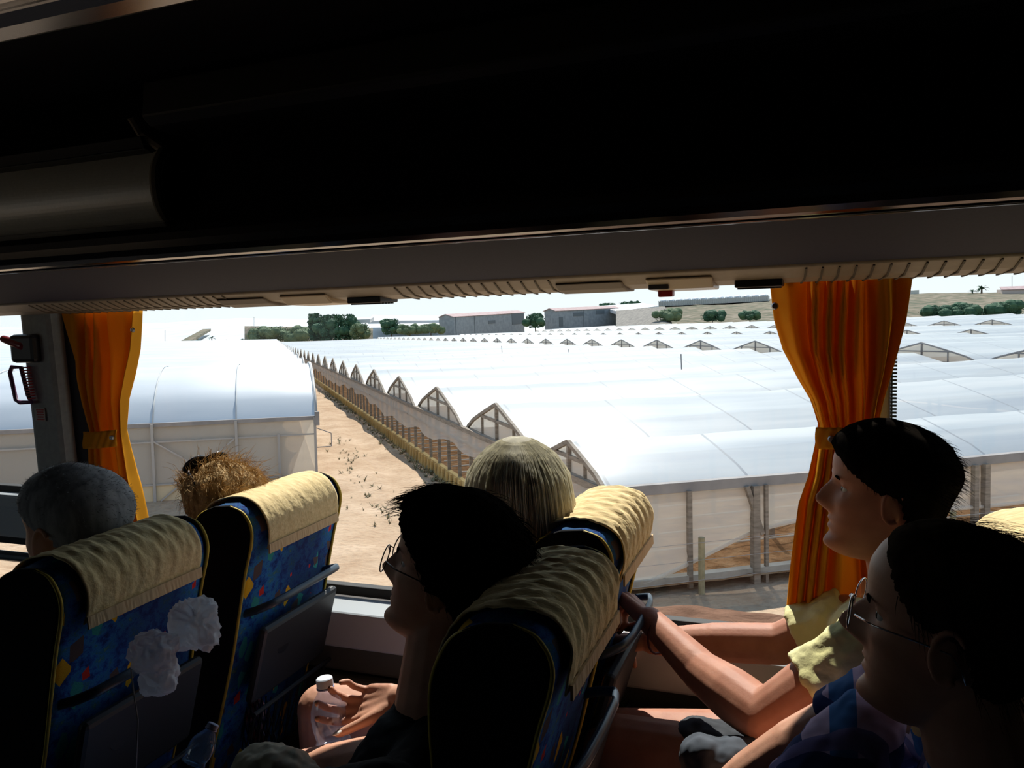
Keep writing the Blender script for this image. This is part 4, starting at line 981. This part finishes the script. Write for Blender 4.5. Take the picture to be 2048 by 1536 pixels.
# ================================================================== OUTSIDE: RIGHT-HAND GREENHOUSES
AV = [14.25, 18.2, 25.4, 33.7, 41.9, 50.4]
while AV[-1] < 292: AV.append(AV[-1]+8.35)
PROF = [(0, 0), (.03, .10), (.12, .34), (.24, .56), (.37, .785), (.5, 1.0), (.63, .785), (.76, .56), (.88, .34), (.97, .10), (1, 0)]
def rise(i, blk): return .72 if (i == 0 and blk == 0) else 1.08
BL = [(0, None, 35.6, -3.13), (1, 36.2, 65.6, -3.13), (2, 66.2, 95.6, -3.13), (3, 96.2, 128, -3.13)]
def gpt(a, b, h): return Vector((a, b, h))
labels = ['wide white film-roofed greenhouse with pointed gables along the dirt track', 'second white greenhouse, its row of dark-framed gables rising behind the first roofs',
          'third white greenhouse with small gables peeping over the second roofs', 'farthest white greenhouse of the plain, just below the hillside']
for blk, bs, be, eh in BL:
    root = thing('greenhouse', labels[blk], 'greenhouse', (0, 0, 0), 'white greenhouses on the plain'); root.matrix_world = GM
    for i in range(len(AV)-1):
        a0, a1 = AV[i], AV[i+1]; wd = a1-a0; rs = rise(i, blk); P = []
        near = blk == 0 and a0 < 60
        bstart = b0(a0) if blk == 0 else bs
        nb_ = int((be-bstart)/(1.0 if near else 6))+1
        for k in range(nb_+1):
            b = bstart+(be-bstart)*k/nb_; row = []
            for t, z in PROF:
                j = .035*noise.noise(Vector((a0+t*3, b*.5, blk))) if 0 < t < 1 else 0
                row.append(gpt(a0+wd*t, b, eh+rs*z*(1+.02*math.sin(b*2.03))+Eb(b)+j*(1 if near else .5)))
            P.append(row)
        MB().grid(P).build('roof_span', film_roof, root, smooth=True, fix=False)
        e = Eb(bstart+.01)
        gf = MB(); gp = [gpt(a0+wd*t, bstart-.02, eh+rs*z+e) for t, z in PROF]; gf.v = [tuple(p) for p in gp]; gf.f = [tuple(range(len(gp)))]
        if a0 < 200: gf.build('gable_film', film_wall, root, fix=False)
        fr = MB(); th_ = .10 if blk == 0 else .085
        for k in range(len(gp)-1): fr.bar(gp[k]+Vector((0, -.05, 0)), gp[k+1]+Vector((0, -.05, 0)), th_*.8, th_)
        if a0 < 170:
            fr.bar((a0+wd/2, bstart-.05, eh+e), (a0+wd/2, bstart-.05, eh+rs+e), th_, th_)
            fr.bar((a0+wd*.24, bstart-.05, eh+rs*.55+e), (a0+wd*.76, bstart-.05, eh+rs*.55+e), th_*.8, th_*.8)
            for s in (.27, .73): fr.bar((a0+wd*s, bstart-.05, eh+e), (a0+wd*s, bstart-.05, eh+rs*.6+e), th_*.7, th_*.7)
            fr.bar((a0, bstart-.05, eh+e), (a1, bstart-.05, eh+e), th_, th_)
        fr.build('gable_frame', wood if blk == 0 else gutter_m, root, fix=False)
    if blk: continue
    # --- near front wall (a = 14.25) and side wall along the track
    a = AV[0]; lo = b0(a)
    MB().bar((a, lo-.1, eh-.03), (a, 12, eh-.03), .18, .20).bar((a, 12, eh-.03), (a, 35, eh-.03+Eb(35)), .18, .20).build('front_gutter', gutter_m, root)
    for b, r, bot in ((lo, .10, -5.3), (7.85, .09, -5.2), (9.36, .15, -5.6), (9.62, .07, -5.35), (11.9, .09, -5.3), (13.4, .09, -5.3), (15.05, .12, -5.3), (15.35, .14, -5.3), (18, .09, -5.2), (21, .12, -5.1), (24, .09, -5.1), (28, .10, -5)):
        MB().bar((a-.12, b, eh-.1+Eb(b)), (a-.12, b+.02, bot+Eb(b)), r, r, up=(1, 0, 0)).build('front_post', wood, root)
    MB().bar((a-.14, 9.15, eh-.1), (a-.14, 9.52, -4.25), .09, .09, up=(1, 0, 0)).build('front_brace', wood, root)
    P = []; nb_ = 90
    for k in range(nb_+1):
        b = lo+(30-lo)*k/nb_; low = float(np.interp(b, [lo, 6.9, 8.0, 9.4, 10.4, 15, 30], [-5.02, -5.0, -4.66, -4.22, -4.08, -4.2, -4.5]))+Eb(b)
        P.append([gpt(a-.04+.05*math.sin(b*1.5+j*.6)*(j/10)+.035*math.sin(j*1.9+b*.8)*(j/10), b, eh-.1+Eb(b)+(low-eh+.1-Eb(b))*j/10) for j in range(11)])
    MB().grid(P).build('front_film', film_wall, root, smooth=True, fix=False)
    MB().tube([p_[-1]+Vector((-.03, 0, 0)) for p_ in P], .045, 8).build('film_roll', film_clear, root, smooth=True)
    MB().box((a-.05, 20, -5.02), (.22, 28.6, .16)).build('front_kerb', concrete, root)
    # side wall
    r1 = random.Random(2); kerb = MB(); pa = 15.4; posts = []
    while pa < 290: posts.append(pa); pa += 1.55 if pa < 60 else 3.1 if pa < 120 else 9
    P = []
    for k in range(140):
        a_ = 14.25+(290-14.25)*(k/139)**2; P.append([gpt(a_, b0(a_)-.10, -4.86), gpt(a_, b0(a_)-.16, -5.40)])
    kerb.grid(P); kerb.grid([[gpt(14.25+(290-14.25)*(k/139)**2, b0(14.25+(290-14.25)*(k/139)**2)-.10, -4.86), gpt(14.25+(290-14.25)*(k/139)**2, b0(14.25+(290-14.25)*(k/139)**2)+.06, -4.86)] for k in range(140)])
    kb_ = kerb.build('side_kerb', ochre, root, fix=False)
    ks = MB()
    for p_ in np.arange(15, 80, .62): ks.box((p_, b0(p_)-.17, -5.12), (.07, .06, .5))
    ks.build('kerb_ribs', ochre, kb_)
    for k, p_ in enumerate(posts[:60]):
        MB().bar((p_, b0(p_)+.02, -4.9), (p_+r1.uniform(-.06, .06), b0(p_), eh-.02), .11 if k % 3 == 0 else .075, .11, up=(0, 1, 0)).build('side_post', wood, root)
    rl = MB()
    for hh, th_ in ((eh, .14), (eh-.42, .07)):
        for k in range(30): a0, a1 = 14.25+(290-14.25)*(k/30)**2, 14.25+(290-14.25)*((k+1)/30)**2; rl.bar((a0, b0(a0)-.06, hh), (a1, b0(a1)-.06, hh), th_, th_)
    rl.build('side_rail', wood, root)
    P = []
    for k in range(260):
        a_ = 14.25+(275)*(k/259)**1.6
        low = eh-.62-.36*(.5+.5*math.sin(a_*.19+.5))-.12*math.sin(a_*1.1)
        if a_ < 22: low -= .55*smst((22-a_)/4)
        P.append([gpt(a_, b0(a_)-.11-.05*math.sin(a_*2+j)*(j/8)-.10*(j/8)*(.5+.5*math.sin(a_*.5)), eh+(low-eh)*j/8) for j in range(9)])
    MB().grid(P).build('side_film', film_clear, root, smooth=True, fix=False)
    ip = MB(); r1 = random.Random(8)
    for i in range(26):
        for j in range(7):
            a_ = 16.5+i*2.6; b = b0(a_)+2.2+j*3.1
            if b < 33: ip.bar((a_, b, -5.1+Eb(b)), (a_, b, eh+.1+Eb(b)), .09, .09, up=(0, 1, 0))
    ip.build('inner_posts', wood, root)['kind'] = 'stuff'
    irr = MB()
    for j in range(26):
        a_ = 16+j*1.3; irr.tube([gpt(a_, b0(a_)+.4, -4.97), gpt(a_, 20, -4.85)], .025, 6)
    irr.build('irrigation_hose', mat('pale_hose', (.55, .52, .48), .6), root)
# thin antennas / pipes on roofs
for px, py0, py1 in ((1362, 708, 727), (1828, 738, 756), (1137, 698, 709), (1003, 692, 702)):
    d = 40 if px > 1300 else 75
    p_, q_ = dep(px, py0, d), dep(px+1, py1, d); tag(MB().tube([q_-Vector((0, 0, .3)), p_], .03, 6).build('vent_pipe', gutter_m), {1362: 'short thin pipe on the greenhouse roof left of the right-hand curtain', 1828: 'short thin pipe on the greenhouse roof right of the right-hand curtain', 1137: 'faint thin pipe standing on the distant roofs, below the first shed', 1003: 'faint thin pipe farther left on the distant roofs'}[px], 'pipe', 'thin pipes on the greenhouse roofs')

# ================================================================== OUTSIDE: LEFT-HAND TUNNEL GREENHOUSE
root = thing('tunnel_greenhouse', 'white arched greenhouse with film front wall left of the dirt track', 'greenhouse'); root.matrix_world = GM
LP = []
for i in range(17): t = i/16; LP.append((t, math.sin(math.pi*t)**.62))
AL = [30.3+8.4*i for i in range(34)]
for i in range(len(AL)-1):
    a0, a1 = AL[i], AL[i+1]; P = []; nn = 60 if i < 2 else 14
    for k in range(nn+1):
        b = 1.41-78*(k/nn)**(1.3)
        P.append([gpt(a0+(a1-a0)*t, b, -3.0+1.85*z*(1+.012*math.cos(b*2*math.pi/2.77))+.02*noise.noise(Vector((a0+t*4, b, 0)))) for t, z in LP])
    MB().grid(P).build('roof_span', film_roof2, root, smooth=True, fix=False)
    if i < 20:
        gf = MB(); gf.v = [(a0+(a1-a0)*t, 1.43, -3.0+1.85*z) for t, z in LP]+[(a1, 1.43, -5.2), (a0, 1.43, -5.2)]; gf.f = [tuple(range(len(gf.v)))]; gf.build('end_film', film_wall, root, fix=False)
        MB().tube([(a0+(a1-a0)*t, 1.45, -3.0+1.86*z) for t, z in LP], .05, 8).build('end_hoop', galv, root, smooth=True)
hb = []
for k in range(12):
    b = 1.41-2.77*k; MB().tube([(AL[0]+(8.4)*t, b, -2.985+1.87*z) for t, z in LP[:12]], .022, 6).build('roof_hoop', far_frame, root, smooth=True)
fm = MB().box((30.2, -28, -3.03), (.12, 59, .14)).build('front_gutter', gutter_m, root)
MB().grid([[(30.25+.04*math.sin(k*.9), 1.41-60*k/120, -3.05), (30.25, 1.41-60*k/120, -3.6), (30.25+.03*math.sin(k), 1.41-60*k/120, -5.15)] for k in range(121)]).build('front_film', film_wall, root, fix=False)
for k, b in enumerate([1.38, .08, -1.37, -4.14, -6.9, -9.7, -12.5, -15.2]):
    MB().bar((30.12, b, -3.0 if b != .08 else -3.55), (30.12, b, -5.2 if b > -1.5 else -5.95), .09, .09, up=(1, 0, 0)).build('front_post', galv, root)
rl = MB()
for hh in (-3.62, -5.13): rl.bar((30.14, 1.4, hh), (30.14, -58, hh), .05, .05)
rl.build('front_rail', galv, root)
MB().bar((30.1, -1.45, -3.65), (30.1, -3.95, -5.7), .05, .05).bar((30.1, -4.1, -3.6), (30.1, -1.9, -5.1), .05, .05).build('front_brace', galv, root)
MB().box((30.25, -28.5, -5.52), (.14, 57, .74)).box((30.25, .75, -5.28), (.14, 1.4, .24)).build('front_kerb', mat('cream_kerb', (.60, .50, .34), .9), root)
MB().box((30.1, 1.46, -3.05), (.2, .16, .5)).bar((30.1, 1.42, -3.4), (30.1, 1.95, -3.62), .03).bar((30.1, 1.95, -3.62), (30.1, 1.95, -4.1), .03).bar((30.1, 1.95, -4.1), (30.1, 1.42, -4.12), .03).build('corner_bracket', gutter_m, root)

# ================================================================== OUTSIDE: WIRE FENCE NEAR THE ROAD
def glp(px, py, h):
    r = ray(px, py); t = h/r.dot(N_); p = r*t; return p.dot(A_), p.dot(B2)
fa, fb = glp(1403, 1075, -4.12)
fe = thing('wire_fence', 'olive wooden post-and-wire fence in front of the near greenhouse wall', 'fence', (0, 0, 0)); fe.matrix_world = GM
for k in range(-1, 7): MB().tube([(fa, fb+3.1*k, -5.6), (fa, fb+3.1*k, -4.12)], .065, 10).build('fence_post', postwood, fe)
wr = MB()
for hh in (-4.2, -4.55, -4.95): wr.tube([(fa-.07, fb-3.1, hh), (fa-.07, fb+19, hh)], .005, 6)
wr.build('wire', galv, fe)

# ================================================================== OUTSIDE: FAR SCENERY
KS = 1.28; _dep0 = dep
def dep(px, py, d): return _dep0(px, py, d*KS)
def shed(pl, pr, dl, dr, ztop, zb, depth, label, wins):
    L, R = dep(pl[0], pl[1], dl), dep(pr[0], pr[1], dr); L.z = R.z = ztop; d = (R-L); ln = d.length; d.normalize(); nrm = Vector((-d.y, d.x, 0))
    if nrm.dot(L) < 0: nrm = -nrm
    root = thing('shed', label, 'shed', (L.x, L.y, zb), 'grey farm sheds'); o = Vector((L.x, L.y, zb)); L0 = Vector((0, 0, 0)); up = Vector((0, 0, ztop-zb)); rf = Vector((0, 0, 1.0))
    A, Bc, Cc, Dd = L0, L0+d*ln, L0+d*ln+nrm*depth, L0+nrm*depth
    w_ = MB(); w_.add([A, Bc, Cc, Dd, A+up, Bc+up, Cc+up, Dd+up, (A+Dd)/2+up+rf, (Bc+Cc)/2+up+rf], [(0, 1, 5, 4), (1, 2, 6, 9, 5), (2, 3, 7, 6), (3, 0, 4, 8, 7), (0, 3, 2, 1)]); w_.build('wall', block_mat, root)
    r_ = MB(); ov = nrm*.4; e2 = d*.6; up2 = Vector((0, 0, .06))
    r_.add([A+up-ov-e2+up2*-2, Bc+up-ov+e2+up2*-2, (Bc+Cc)/2+up+rf+e2+up2, (A+Dd)/2+up+rf-e2+up2, Dd+up+ov-e2+up2*-2, Cc+up+ov+e2+up2*-2], [(0, 1, 2, 3), (3, 2, 5, 4)]); r_.build('roof', redroof, root, fix=False, mods=[('SOLIDIFY', dict(thickness=.18))])
    for (t0, t1, z0, z1) in wins:
        c = L0+d*ln*(t0+t1)/2+Vector((0, 0, (z0+z1)/2))-nrm*.05; k = MB(); k.bar(L0+d*ln*t0-nrm*.1+Vector((0, 0, (z0+z1)/2)), L0+d*ln*t1-nrm*.06+Vector((0, 0, (z0+z1)/2)), .1, z1-z0); k.build('window' if t1-t0 < .2 else 'panel', darkhole, root)
    return root
shed((907, 634), (1048, 624), 249, 291, -4.35, -15, 7, 'long grey block shed with reddish roof behind the greenhouses', [(.45, .55, 6.6, 8.0), (.80, .995, 5.4, 10.0), (.02, .028, 0, 10.4), (.26, .266, 0, 10.4)])
shed((1112, 622), (1237, 615), 273, 291, -3.85, -14, 8, 'second grey block shed with reddish roof, right of the long one', [(.26, .42, 7.2, 8.8), (.62, .76, 7.6, 9.3), (.04, .10, 3, 7.2), (.42, .425, 0, 9.8)])
# low hill behind: terraces of ground rising to the right
def hill(name, pts, m, label, rough_=1.0, base=-9):
    P = []
    for i, (px, rows) in enumerate(pts): P.append([dep(px, py, d) for py, d in rows])
    # densify
    Q = []
    for i in range(len(P)-1):
        for s in range(10):
            t = s/10; row = []
            for j in range(len(P[0])-1):
                for q in range(4):
                    u = q/4; v = P[i][j].lerp(P[i+1][j], t).lerp(P[i][j+1].lerp(P[i+1][j+1], t), u); v = v+Vector((0, 0, noise.noise(v*.06)*rough_+noise.noise(v*.25)*rough_*.4)); row.append(v)
            row.append(P[i][-1].lerp(P[i+1][-1], t)); Q.append(row)
    return struct(MB().grid(Q).build(name, m, smooth=True, fix=False), label)
hill('hillside', [(1246, [(660, 230), (640, 280), (621, 330), (614, 360), (630, 420)]), (1300, [(655, 220), (632, 270), (622, 330), (612, 360), (625, 420)]), (1450, [(650, 220), (625, 260), (612, 310), (604, 350), (615, 420)]), (1600, [(645, 220), (620, 250), (600, 300), (592, 350), (605, 420)]),
                  (1800, [(640, 210), (615, 240), (596, 290), (588, 330), (600, 420)]), (2100, [(640, 200), (610, 240), (590, 280), (582, 320), (590, 420)]), (2500, [(640, 200), (600, 240), (575, 280), (560, 320), (580, 420)])], scrub, 'scrubby hillside on the right', .9)
hill('furrowed_slope', [(1232, [(655, 215), (621, 262)]), (1280, [(654, 215), (617, 262)]), (1330, [(652, 212), (613, 262)]), (1345, [(652, 212), (640, 240)])], ridge_soil, 'ploughed grey slope right of the second shed', .15)
hill('earth_bank', [(489, [(690, 300), (654, 310), (652, 330)]), (560, [(690, 290), (655, 300), (653, 330)]), (620, [(690, 285), (656, 295), (654, 330)]), (760, [(690, 280), (660, 290), (657, 330)])], scrub, 'brown scrubby bank at the end of the dirt track', .8)
hill('far_fields', [(-500, [(705, 330), (690, 420), (664, 620), (668, 900)]), (200, [(705, 330), (690, 420), (650, 600), (655, 900)]), (330, [(700, 330), (680, 420), (645, 600), (650, 900)]), (480, [(690, 320), (668, 400), (636, 560), (640, 900)]), (700, [(690, 320), (655, 400), (640, 520), (640, 900)]), (1000, [(680, 300), (650, 400), (634, 520), (634, 900)]), (1250, [(670, 300), (640, 400), (624, 520), (624, 900)])], pale_white, 'white film-covered slopes in the distance', .25)
# far road strip on the white slope
tag(MB().bar(dep(368, 686, 330), dep(414, 660, 420), 5, 1.5).build('farm_road', scrub), 'brown diagonal farm road crossing the distant white slope', 'road')
# far greenhouses on the skyline
def farbox(p0, p1, d0, d1, hgt, m, name, label, cat, group=None):
    a, b = dep(*p0, d0), dep(*p1, d1); hgt *= KS; root = thing(name, label, cat, a, group); v = b-a
    MB().add([(0, 0, 0), v, v+Vector((0, 0, hgt)), (0, 0, hgt), Vector((0, 14, 0)), v+Vector((0, 14, 0)), v+Vector((0, 14, hgt)), Vector((0, 14, hgt))], [(0, 1, 2, 3), (3, 2, 6, 7), (0, 3, 7, 4), (1, 5, 6, 2), (4, 7, 6, 5)]).build('walls', m, root)
    return root, v
r_, v = farbox((1318, 613), (1536, 602), 345, 320, 2.0, mat('film_grey', (.66, .66, .64), .8), 'hilltop_greenhouse', 'pale ribbed greenhouse with small arched roofs on the hilltop', 'greenhouse')
for k in range(13):
    c = v*((k+.5)/13); MB().ell(c+Vector((0, 3, 2.5)), (v.length/27, 3, 1.4), seg=14, rings=8).build('arched_roof', pale_white, r_, smooth=True)
fb_ = MB()
for k in range(60): c = v*(k/59)-Vector((0, .1, 0)); fb_.bar(c, c+Vector((0, 0, 3.0)), .35)
for k in range(4): fb_.bar(Vector((0, -.15, .4+k*.6)), v+Vector((0, -.15, .4+k*.6)), .12)
fb_.build('frame_bars', mat('bar_grey', (.42, .42, .40), .8), r_)
def slab(ps, label):
    o = MB().add([dep(*p) for p in ps]+[dep(*p)-Vector((0, 0, 1.5)) for p in ps], [(0, 1, 2, 3), (4, 5, 6, 7), (0, 1, 5, 4), (1, 2, 6, 5), (2, 3, 7, 6), (3, 0, 4, 7)]).build('film_roof', pale_white); tag(o, label, 'greenhouse roof', 'white roofs on the far slopes')
slab([(1233, 622, 264), (1318, 612, 300), (1285, 606, 345), (1195, 612, 345)], 'bright white greenhouse roof lying right behind the second shed')
slab([(735, 642, 330), (905, 640, 330), (900, 632, 400), (745, 630, 400)], 'bright white greenhouse roof left of the long shed')
slab([(680, 641, 260), (740, 638, 260), (748, 634, 275), (690, 635, 275)], 'low pale canopy roof beside the dark trees')
# trees, bushes, palms
def tree(px, pyb, d, wpx, hpx, label, m, seed, group='trees and bushes beyond the greenhouses', nm='tree', trunk=True):
    b = dep(px, pyb, d); root = thing(nm, label, 'tree' if nm == 'tree' else 'bush', b, group); r0 = random.Random(seed); W = wpx/FPX*d*KS/2; H = hpx/FPX*d*KS; mb = MB()
    for k in range(16):
        c = Vector((r0.uniform(-.7, .7)*W, r0.uniform(-.6, .6)*W, H*r0.uniform(.35, .85))); s = min(W, H)*r0.uniform(.28, .45); mb.ell(c, (s, s, s*.85), seg=10, rings=7)
    mb.v = [tuple(Vector(v)*(1+.05*noise.noise(Vector(v)*1.2))) for v in mb.v]
    for k in range(1100):
        a, z = r0.uniform(0, 6.28), r0.random(); c = Vector((math.cos(a)*W*r0.uniform(.2, 1.0), math.sin(a)*W*r0.uniform(.2, 1.0), H*(.15+.85*z))); c.x *= math.sqrt(max(.1, 1-(abs(z-.45)*1.5)**2)); s = H*.028*r0.uniform(.6, 1.5)
        u = Vector([r0.uniform(-1, 1) for _ in range(3)]).normalized(); w2 = u.orthogonal().normalized(); mb.add([c-u*s-w2*s*.6, c+u*s-w2*s*.6, c+u*s+w2*s*.6, c-u*s+w2*s*.6], [(0, 1, 2, 3)])
    mb.build('foliage', m, root, fix=False)
    if trunk: MB().tube([(0, 0, -1.5), (0, 0, H*.5)], [H*.05, H*.03], 8).build('trunk', bark, root)
    return root
def palm(px, pyb, d, hpx, label, seed):
    b = dep(px, pyb, d); H = hpx/FPX*d*KS; root = thing('palm_tree', label, 'palm', b, 'small palms'); r0 = random.Random(seed); mb = MB()
    MB().tube([(0, 0, -1), (0, 0, H*.55)], [H*.07, H*.05], 8).build('trunk', bark, root)
    for k in range(22):
        a = r0.uniform(0, 6.28); el = r0.uniform(.1, 1.2); L = H*.55; pts = []
        for i in range(6): t = i/5; pts.append(Vector((math.cos(a)*L*t*math.cos(el), math.sin(a)*L*t*math.cos(el), H*.55+L*(t*math.sin(el)-.55*t*t))))
        for i in range(5): sd = Vector((-math.sin(a), math.cos(a), -.3))*H*.07*(1-i/5.5); mb.add([pts[i]-sd, pts[i]+sd, pts[i+1]+sd*.8, pts[i+1]-sd*.8], [(0, 1, 2, 3)])
    mb.build('fronds', leafm, root, fix=False)
TR = [(632, 690, 262, 30, 62, 'slim dark tree at the left end of the dark grove', leafm), (662, 690, 260, 60, 60, 'large dark round tree in the grove at the end of the track', leafm), (692, 688, 258, 60, 58, 'broad dark tree right of the large round one', leafm), (722, 684, 250, 44, 36, 'lower green tree beside the pale canopy', leafp),
      (783, 674, 245, 42, 36, 'round dark bush in front of the white far roof', leafm), (820, 672, 240, 50, 22, 'low hedge-like bush left of the long shed', leafp), (862, 670, 240, 50, 22, 'low bush against the gable of the long shed', leafp), (1071, 660, 262, 44, 32, 'green tree between the two grey sheds', leafm),
      (540, 688, 285, 90, 34, 'pale scrub bush on the bank at the end of the track', leafp), (600, 688, 280, 70, 32, 'scrub bush left of the dark grove', leafp),
      (1335, 645, 225, 56, 26, 'grey-green bush below the hilltop greenhouse', leafp), (1425, 645, 225, 50, 22, 'dark green bush left of the right-hand curtain', leafm), (1500, 643, 222, 44, 20, 'dark bush close to the right-hand curtain', leafm),
      (1870, 640, 215, 60, 28, 'dark round bush right of the right-hand curtain', leafm), (1925, 640, 215, 70, 32, 'largest dark bush on the right hillside', leafm), (2010, 640, 212, 80, 36, 'dark bush at the right edge of the view', leafm), (1215, 616, 350, 40, 10, 'low trees on the skyline behind the white roof', leafm), (1260, 612, 350, 50, 9, 'thin tree line on the skyline right of the second shed', leafm)]
for k, (px, py, d, w_, h_, lb, m) in enumerate(TR): tree(px, py, d, w_, h_, lb, m, 40+k, nm='bush' if 'bush' in lb else 'tree')
palm(1963, 594, 310, 30, 'palm tree standing on the skyline at the right', 3)
palm(1945, 594, 312, 20, 'smaller palm left of the skyline palm', 9)
for k, (px, s, lb) in enumerate(((396, 10, 'leftmost small palm above the white roofs'), (424, 18, 'tallest of the small palms above the left white roofs'), (452, 9, 'small palm right of the tallest one'), (486, 12, 'small palm beside the brown bank'))): palm(px, 686, 300, s, lb, 20+k)
r_, v = farbox((2005, 590), (2060, 588), 300, 300, 2.0, mat('pale_pink', (.50, .42, .38), .9), 'house', 'small pinkish house on the skyline at the right edge', 'house')
MB().add([(-.5, -.5, 2.55), v+Vector((.5, -.5, 2.55)), v+Vector((0, 7, 4.0)), (0, 7, 4.0)], [(0, 1, 2, 3)]).build('roof', redroof, r_, fix=False, mods=[('SOLIDIFY', dict(thickness=.3))])
r_, v = farbox((1818, 592), (1838, 591), 320, 320, 2.2, mat('pale_cream', (.55, .55, .50), .9), 'house', 'small pale flat-roofed house just right of the right-hand curtain', 'house')
for px, py0, py1, lb in ((330, 660, 682, 'thin utility pole on the white slope beside the left curtain'), (508, 634, 655, 'thin utility pole at the left end of the brown bank'), (2024, 552, 575, 'thin utility pole behind the pinkish house')):
    p_ = dep(px, py0, 330); q_ = dep(px, py1+8, 330); tag(MB().tube([q_, p_], .12, 6).build('utility_pole', galv), lb, 'pole', 'distant utility poles')
